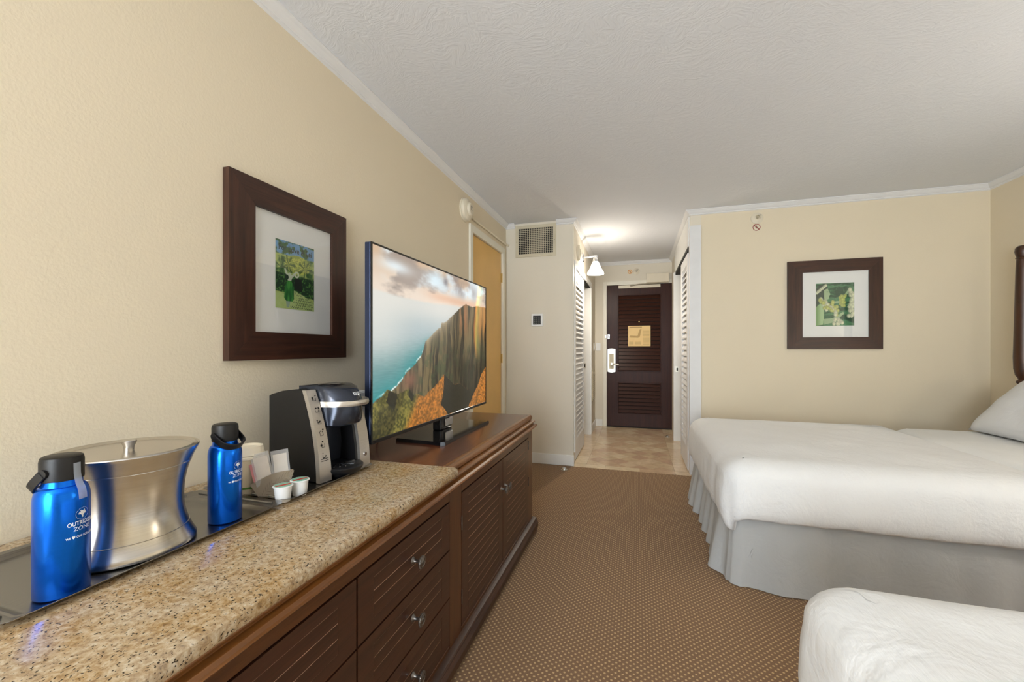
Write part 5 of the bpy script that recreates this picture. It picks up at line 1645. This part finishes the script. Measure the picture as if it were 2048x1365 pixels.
def bed(label, x0, x1, y0, y1, seed):
    r = empty('bed', ((x0 + x1) / 2, (y0 + y1) / 2, 0)); tag(r, label, 'bed', 'guest beds')
    obj('mattress', B(x0 + 0.085, x1, y0 + 0.085, y1 - 0.085, 0.34, 0.565, bev=0.07, seg=3), MT['skirt'], r, smooth=True)
    obj('box_spring', B(x0 + 0.08, x1, y0 + 0.08, y1 - 0.08, 0.12, 0.335, bev=0.02, seg=2), MT['skirt'], r)
    pts = []
    def seg(xa, ya, xb, yb, nx, ny, n, fl):
        for k in range(n):
            t = k / n
            pts.append((xa + (xb - xa) * t, ya + (yb - ya) * t, nx, ny, fl))
    i = 0.045
    seg(x1, y0 + i, x0 + i + 0.05, y0 + i, 0, -1, 110, 0.012)
    for k in range(10):                       # corner pleat
        a = -PI / 2 - PI / 2 * k / 10
        pts.append((x0 + i + 0.05 + 0.05 * math.cos(a), y0 + i + 0.05 + 0.05 * math.sin(a), math.cos(a), math.sin(a), 0.020 + 0.045 * math.sin(PI * k / 10)))
    seg(x0 + i, y0 + i + 0.05, x0 + i, y1 - i - 0.05, -1, 0, 90, 0.050)
    for k in range(10):
        a = PI - PI / 2 * k / 10
        pts.append((x0 + i + 0.05 + 0.05 * math.cos(a), y1 - i - 0.05 + 0.05 * math.sin(a), math.cos(a), math.sin(a), 0.03))
    seg(x0 + i + 0.05, y1 - i, x1, y1 - i, 0, 1, 60, 0.012)
    skirt(r, pts, 0.40, seed)
    return r
b1 = bed('far white bed with pleated skirt against the cream wall', 0.40, 2.46, 2.20, 3.62, 3)
comforter('comforter', 'white comforter spread on the far bed', 0.395, 1.72, 2.185, 3.635, 0.622, 0.352, 1.7)
b2 = bed('near white bed at the lower right corner of the room', 0.37, 2.46, -0.27, 1.17, 11)
comforter('comforter', 'white ribbed comforter on the near bed in the foreground', 0.362, 1.90, -0.28, 1.19, 0.628, 0.342, 5.2)
# folded sheet / blanket part at the head of the far bed
bm = B(1.70, 2.42, 2.21, 3.61, 0.37, 0.608, bev=0.085, seg=6)
obj('top_sheet', bm, MT['skirt'], b1, smooth=True, angle=80)
# headboard of the far bed: two turned posts, rails and panel
hb_prof = [(0.034, 0.0), (0.034, 0.55), (0.038, 0.56), (0.038, 0.60), (0.030, 0.61), (0.026, 0.64), (0.034, 0.68), (0.040, 0.74), (0.038, 0.82), (0.028, 0.895), (0.024, 0.915), (0.033, 0.925), (0.033, 0.935), (0.022, 0.945), (0.024, 0.955),
           (0.036, 0.975), (0.044, 1.02), (0.046, 1.10), (0.043, 1.25), (0.038, 1.50), (0.034, 1.70), (0.032, 1.765), (0.030, 1.772), (0.036, 1.780), (0.030, 1.788), (0.034, 1.80), (0.039, 1.825), (0.036, 1.850), (0.022, 1.864), (0.0, 1.868)]
hb = obj('headboard', boxes([(2.505, 2.545, 2.14, 3.70, 0.45, 0.86), (2.500, 2.550, 2.14, 3.70, 0.86, 0.90)], bev=0.004), MT['post'], b1)
for yy in (2.10, 3.73):
    bm = new(); lathe(bm, hb_prof, 28, (2.525, yy, 0)); obj('post', bm, MT['post'], hb, smooth=True, angle=50)

# pillow
def pillow(c, w, h, th, lean, rz, label):
    r = empty('pillow', c, rz); tag(r, label, 'pillow')
    bm = new(); n = 24
    grids = []
    for s in (1, -1):
        g = []
        for j in range(n + 1):
            row = []
            for i in range(n + 1):
                a = -1 + 2 * i / n; b_ = -1 + 2 * j / n
                pin = 1 - 0.07 * (1 - a * a) * 0 - 0.0
                y = a * w / 2 * (1 - 0.05 * (1 - b_ * b_) * abs(a)); z = b_ * h / 2 * (1 - 0.05 * (1 - a * a) * abs(b_))
                t = th * ((1 - a ** 4) * (1 - b_ ** 4)) ** 0.55
                t += smoothnoise(a * 2.5 + s * 9, b_ * 2.5) * 0.020 * (1 - a ** 4) * (1 - b_ ** 4) + smoothnoise(a * 9, b_ * 3 + s) * 0.006 * (1 - a ** 4) * (1 - b_ ** 4)
                # lean back: x forward is -x
                X = -s * t; 
                zz = z + h / 2
                row.append(bm.verts.new((X * math.cos(lean) + zz * math.sin(lean), y, zz * math.cos(lean) - X * math.sin(lean) * -1 * -1)))
            g.append(row)
        grids.append(g)
    for g in grids:
        for j in range(n):
            for i in range(n):
                bm.faces.new((g[j][i], g[j][i + 1], g[j + 1][i + 1], g[j + 1][i]))
    bmesh.ops.remove_doubles(bm, verts=bm.verts[:], dist=0.0004)
    return obj('pillowcase', bm, MT['pillow'], r, local=True, smooth=True, angle=80)
pillow((2.115, 3.19, 0.618), 0.70, 0.46, 0.085, R(42), 0, 'plump white pillow leaning on the headboard of the far bed')

# ================================================================= nightstand with a lit lamp between the beds (off frame, it throws the pillow's shadow)
ns = empty('nightstand', (2.37, 1.69, 0)); tag(ns, 'dark mahogany nightstand between the two beds', 'nightstand')
obj('cabinet', B(2.14, 2.60, 1.44, 1.94, 0.08, 0.56, bev=0.003), MT['dresser_z'], ns)
obj('table_top', B(2.11, 2.61, 1.41, 1.97, 0.562, 0.59, bev=0.006), MT['dresser_y'], ns)
for z in (0.13, 0.345):
    d_ = obj('drawer', B(2.128, 2.140, 1.47, 1.91, z, z + 0.195, bev=0.002), MT['dresser_board'], ns)
    bm = new(); lathe(bm, [(0.008, 0.0), (0.005, -0.012), (0.016, -0.018), (0.0, -0.026)], 18, (2.128, 1.69, z + 0.10), axis=0); obj('knob', bm, MT['pewter'], d_, smooth=True)
for x in (2.17, 2.57):
    for yy in (1.47, 1.91):
        bm = new(); lathe(bm, [(0.016, 0.0), (0.026, 0.08)], 14, (x, yy, 0)); obj('leg', bm, MT['dresser_z'], ns)
lp = empty('table_lamp', (2.36, 1.69, 0.59)); tag(lp, 'bronze table lamp with cream shade on the nightstand', 'lamp')
bm = new(); lathe(bm, [(0.08, 0.591), (0.08, 0.605), (0.03, 0.62), (0.045, 0.70), (0.05, 0.76), (0.02, 0.85), (0.012, 0.88), (0.012, 0.97), (0.0, 0.97)], 28, (2.36, 1.69, 0)); obj('lamp_base', bm, MT['post'], lp, smooth=True)
def linen_shade():
    t = NT('linen_lamp_shade')
    a = t.n('BsdfTranslucent'); a.inputs['Color'].default_value = (0.85, 0.8, 0.7, 1)
    tr = t.n('BsdfTransparent'); mx = t.n('MixShader'); mx.inputs[0].default_value = 0.4
    t.l(a.outputs[0], mx.inputs[1]); t.l(tr.outputs[0], mx.inputs[2]); t.l(mx.outputs[0], t.out.inputs['Surface'])
    return t.m
bm = new(); lathe(bm, [(0.19, 0.93), (0.14, 1.20), (0.138, 1.20), (0.188, 0.93)], 40, (2.36, 1.69, 0), close=True); obj('lamp_shade', bm, linen_shade(), lp, smooth=True)
bl = bpy.data.lights.new('table_lamp_bulb', 'POINT'); bl.energy = 28; bl.color = (1.0, 0.97, 0.93); bl.shadow_soft_size = 0.06
bo = bpy.data.objects.new('table_lamp_bulb', bl); COL.objects.link(bo); bo.parent = lp; bo.location = (0, 0, 0.48)

# unseen lamp added behind the camera as soft fill for the bed skirts
fl_ = empty('fill_lamp', (-0.88, -0.95, 0)); tag(fl_, 'added fill lamp, bronze with cream drum shade, by the left wall', 'lamp')
bm = new(); lathe(bm, [(0.14, 0.001), (0.14, 0.018), (0.05, 0.03), (0.0, 0.032)], 32, (-0.88, -0.95, 0)); obj('base', bm, MT['post'], fl_, smooth=True)
bm = new(); lathe(bm, [(0.012, 0.028), (0.012, 1.38)], 16, (-0.88, -0.95, 0)); obj('pole', bm, MT['post'], fl_, smooth=True)
bm = new(); lathe(bm, [(0.20, 1.34), (0.17, 1.64), (0.168, 1.64), (0.198, 1.34)], 40, (-0.88, -0.95, 0), close=True); obj('lamp_shade', bm, linen_shade(), fl_, smooth=True)
bl = bpy.data.lights.new('fill_lamp_bulb', 'POINT'); bl.energy = 58; bl.color = (0.96, 0.97, 1.0); bl.shadow_soft_size = 0.08
bo = bpy.data.objects.new('fill_lamp_bulb', bl); COL.objects.link(bo); bo.parent = fl_; bo.location = (0, 0, 1.50)
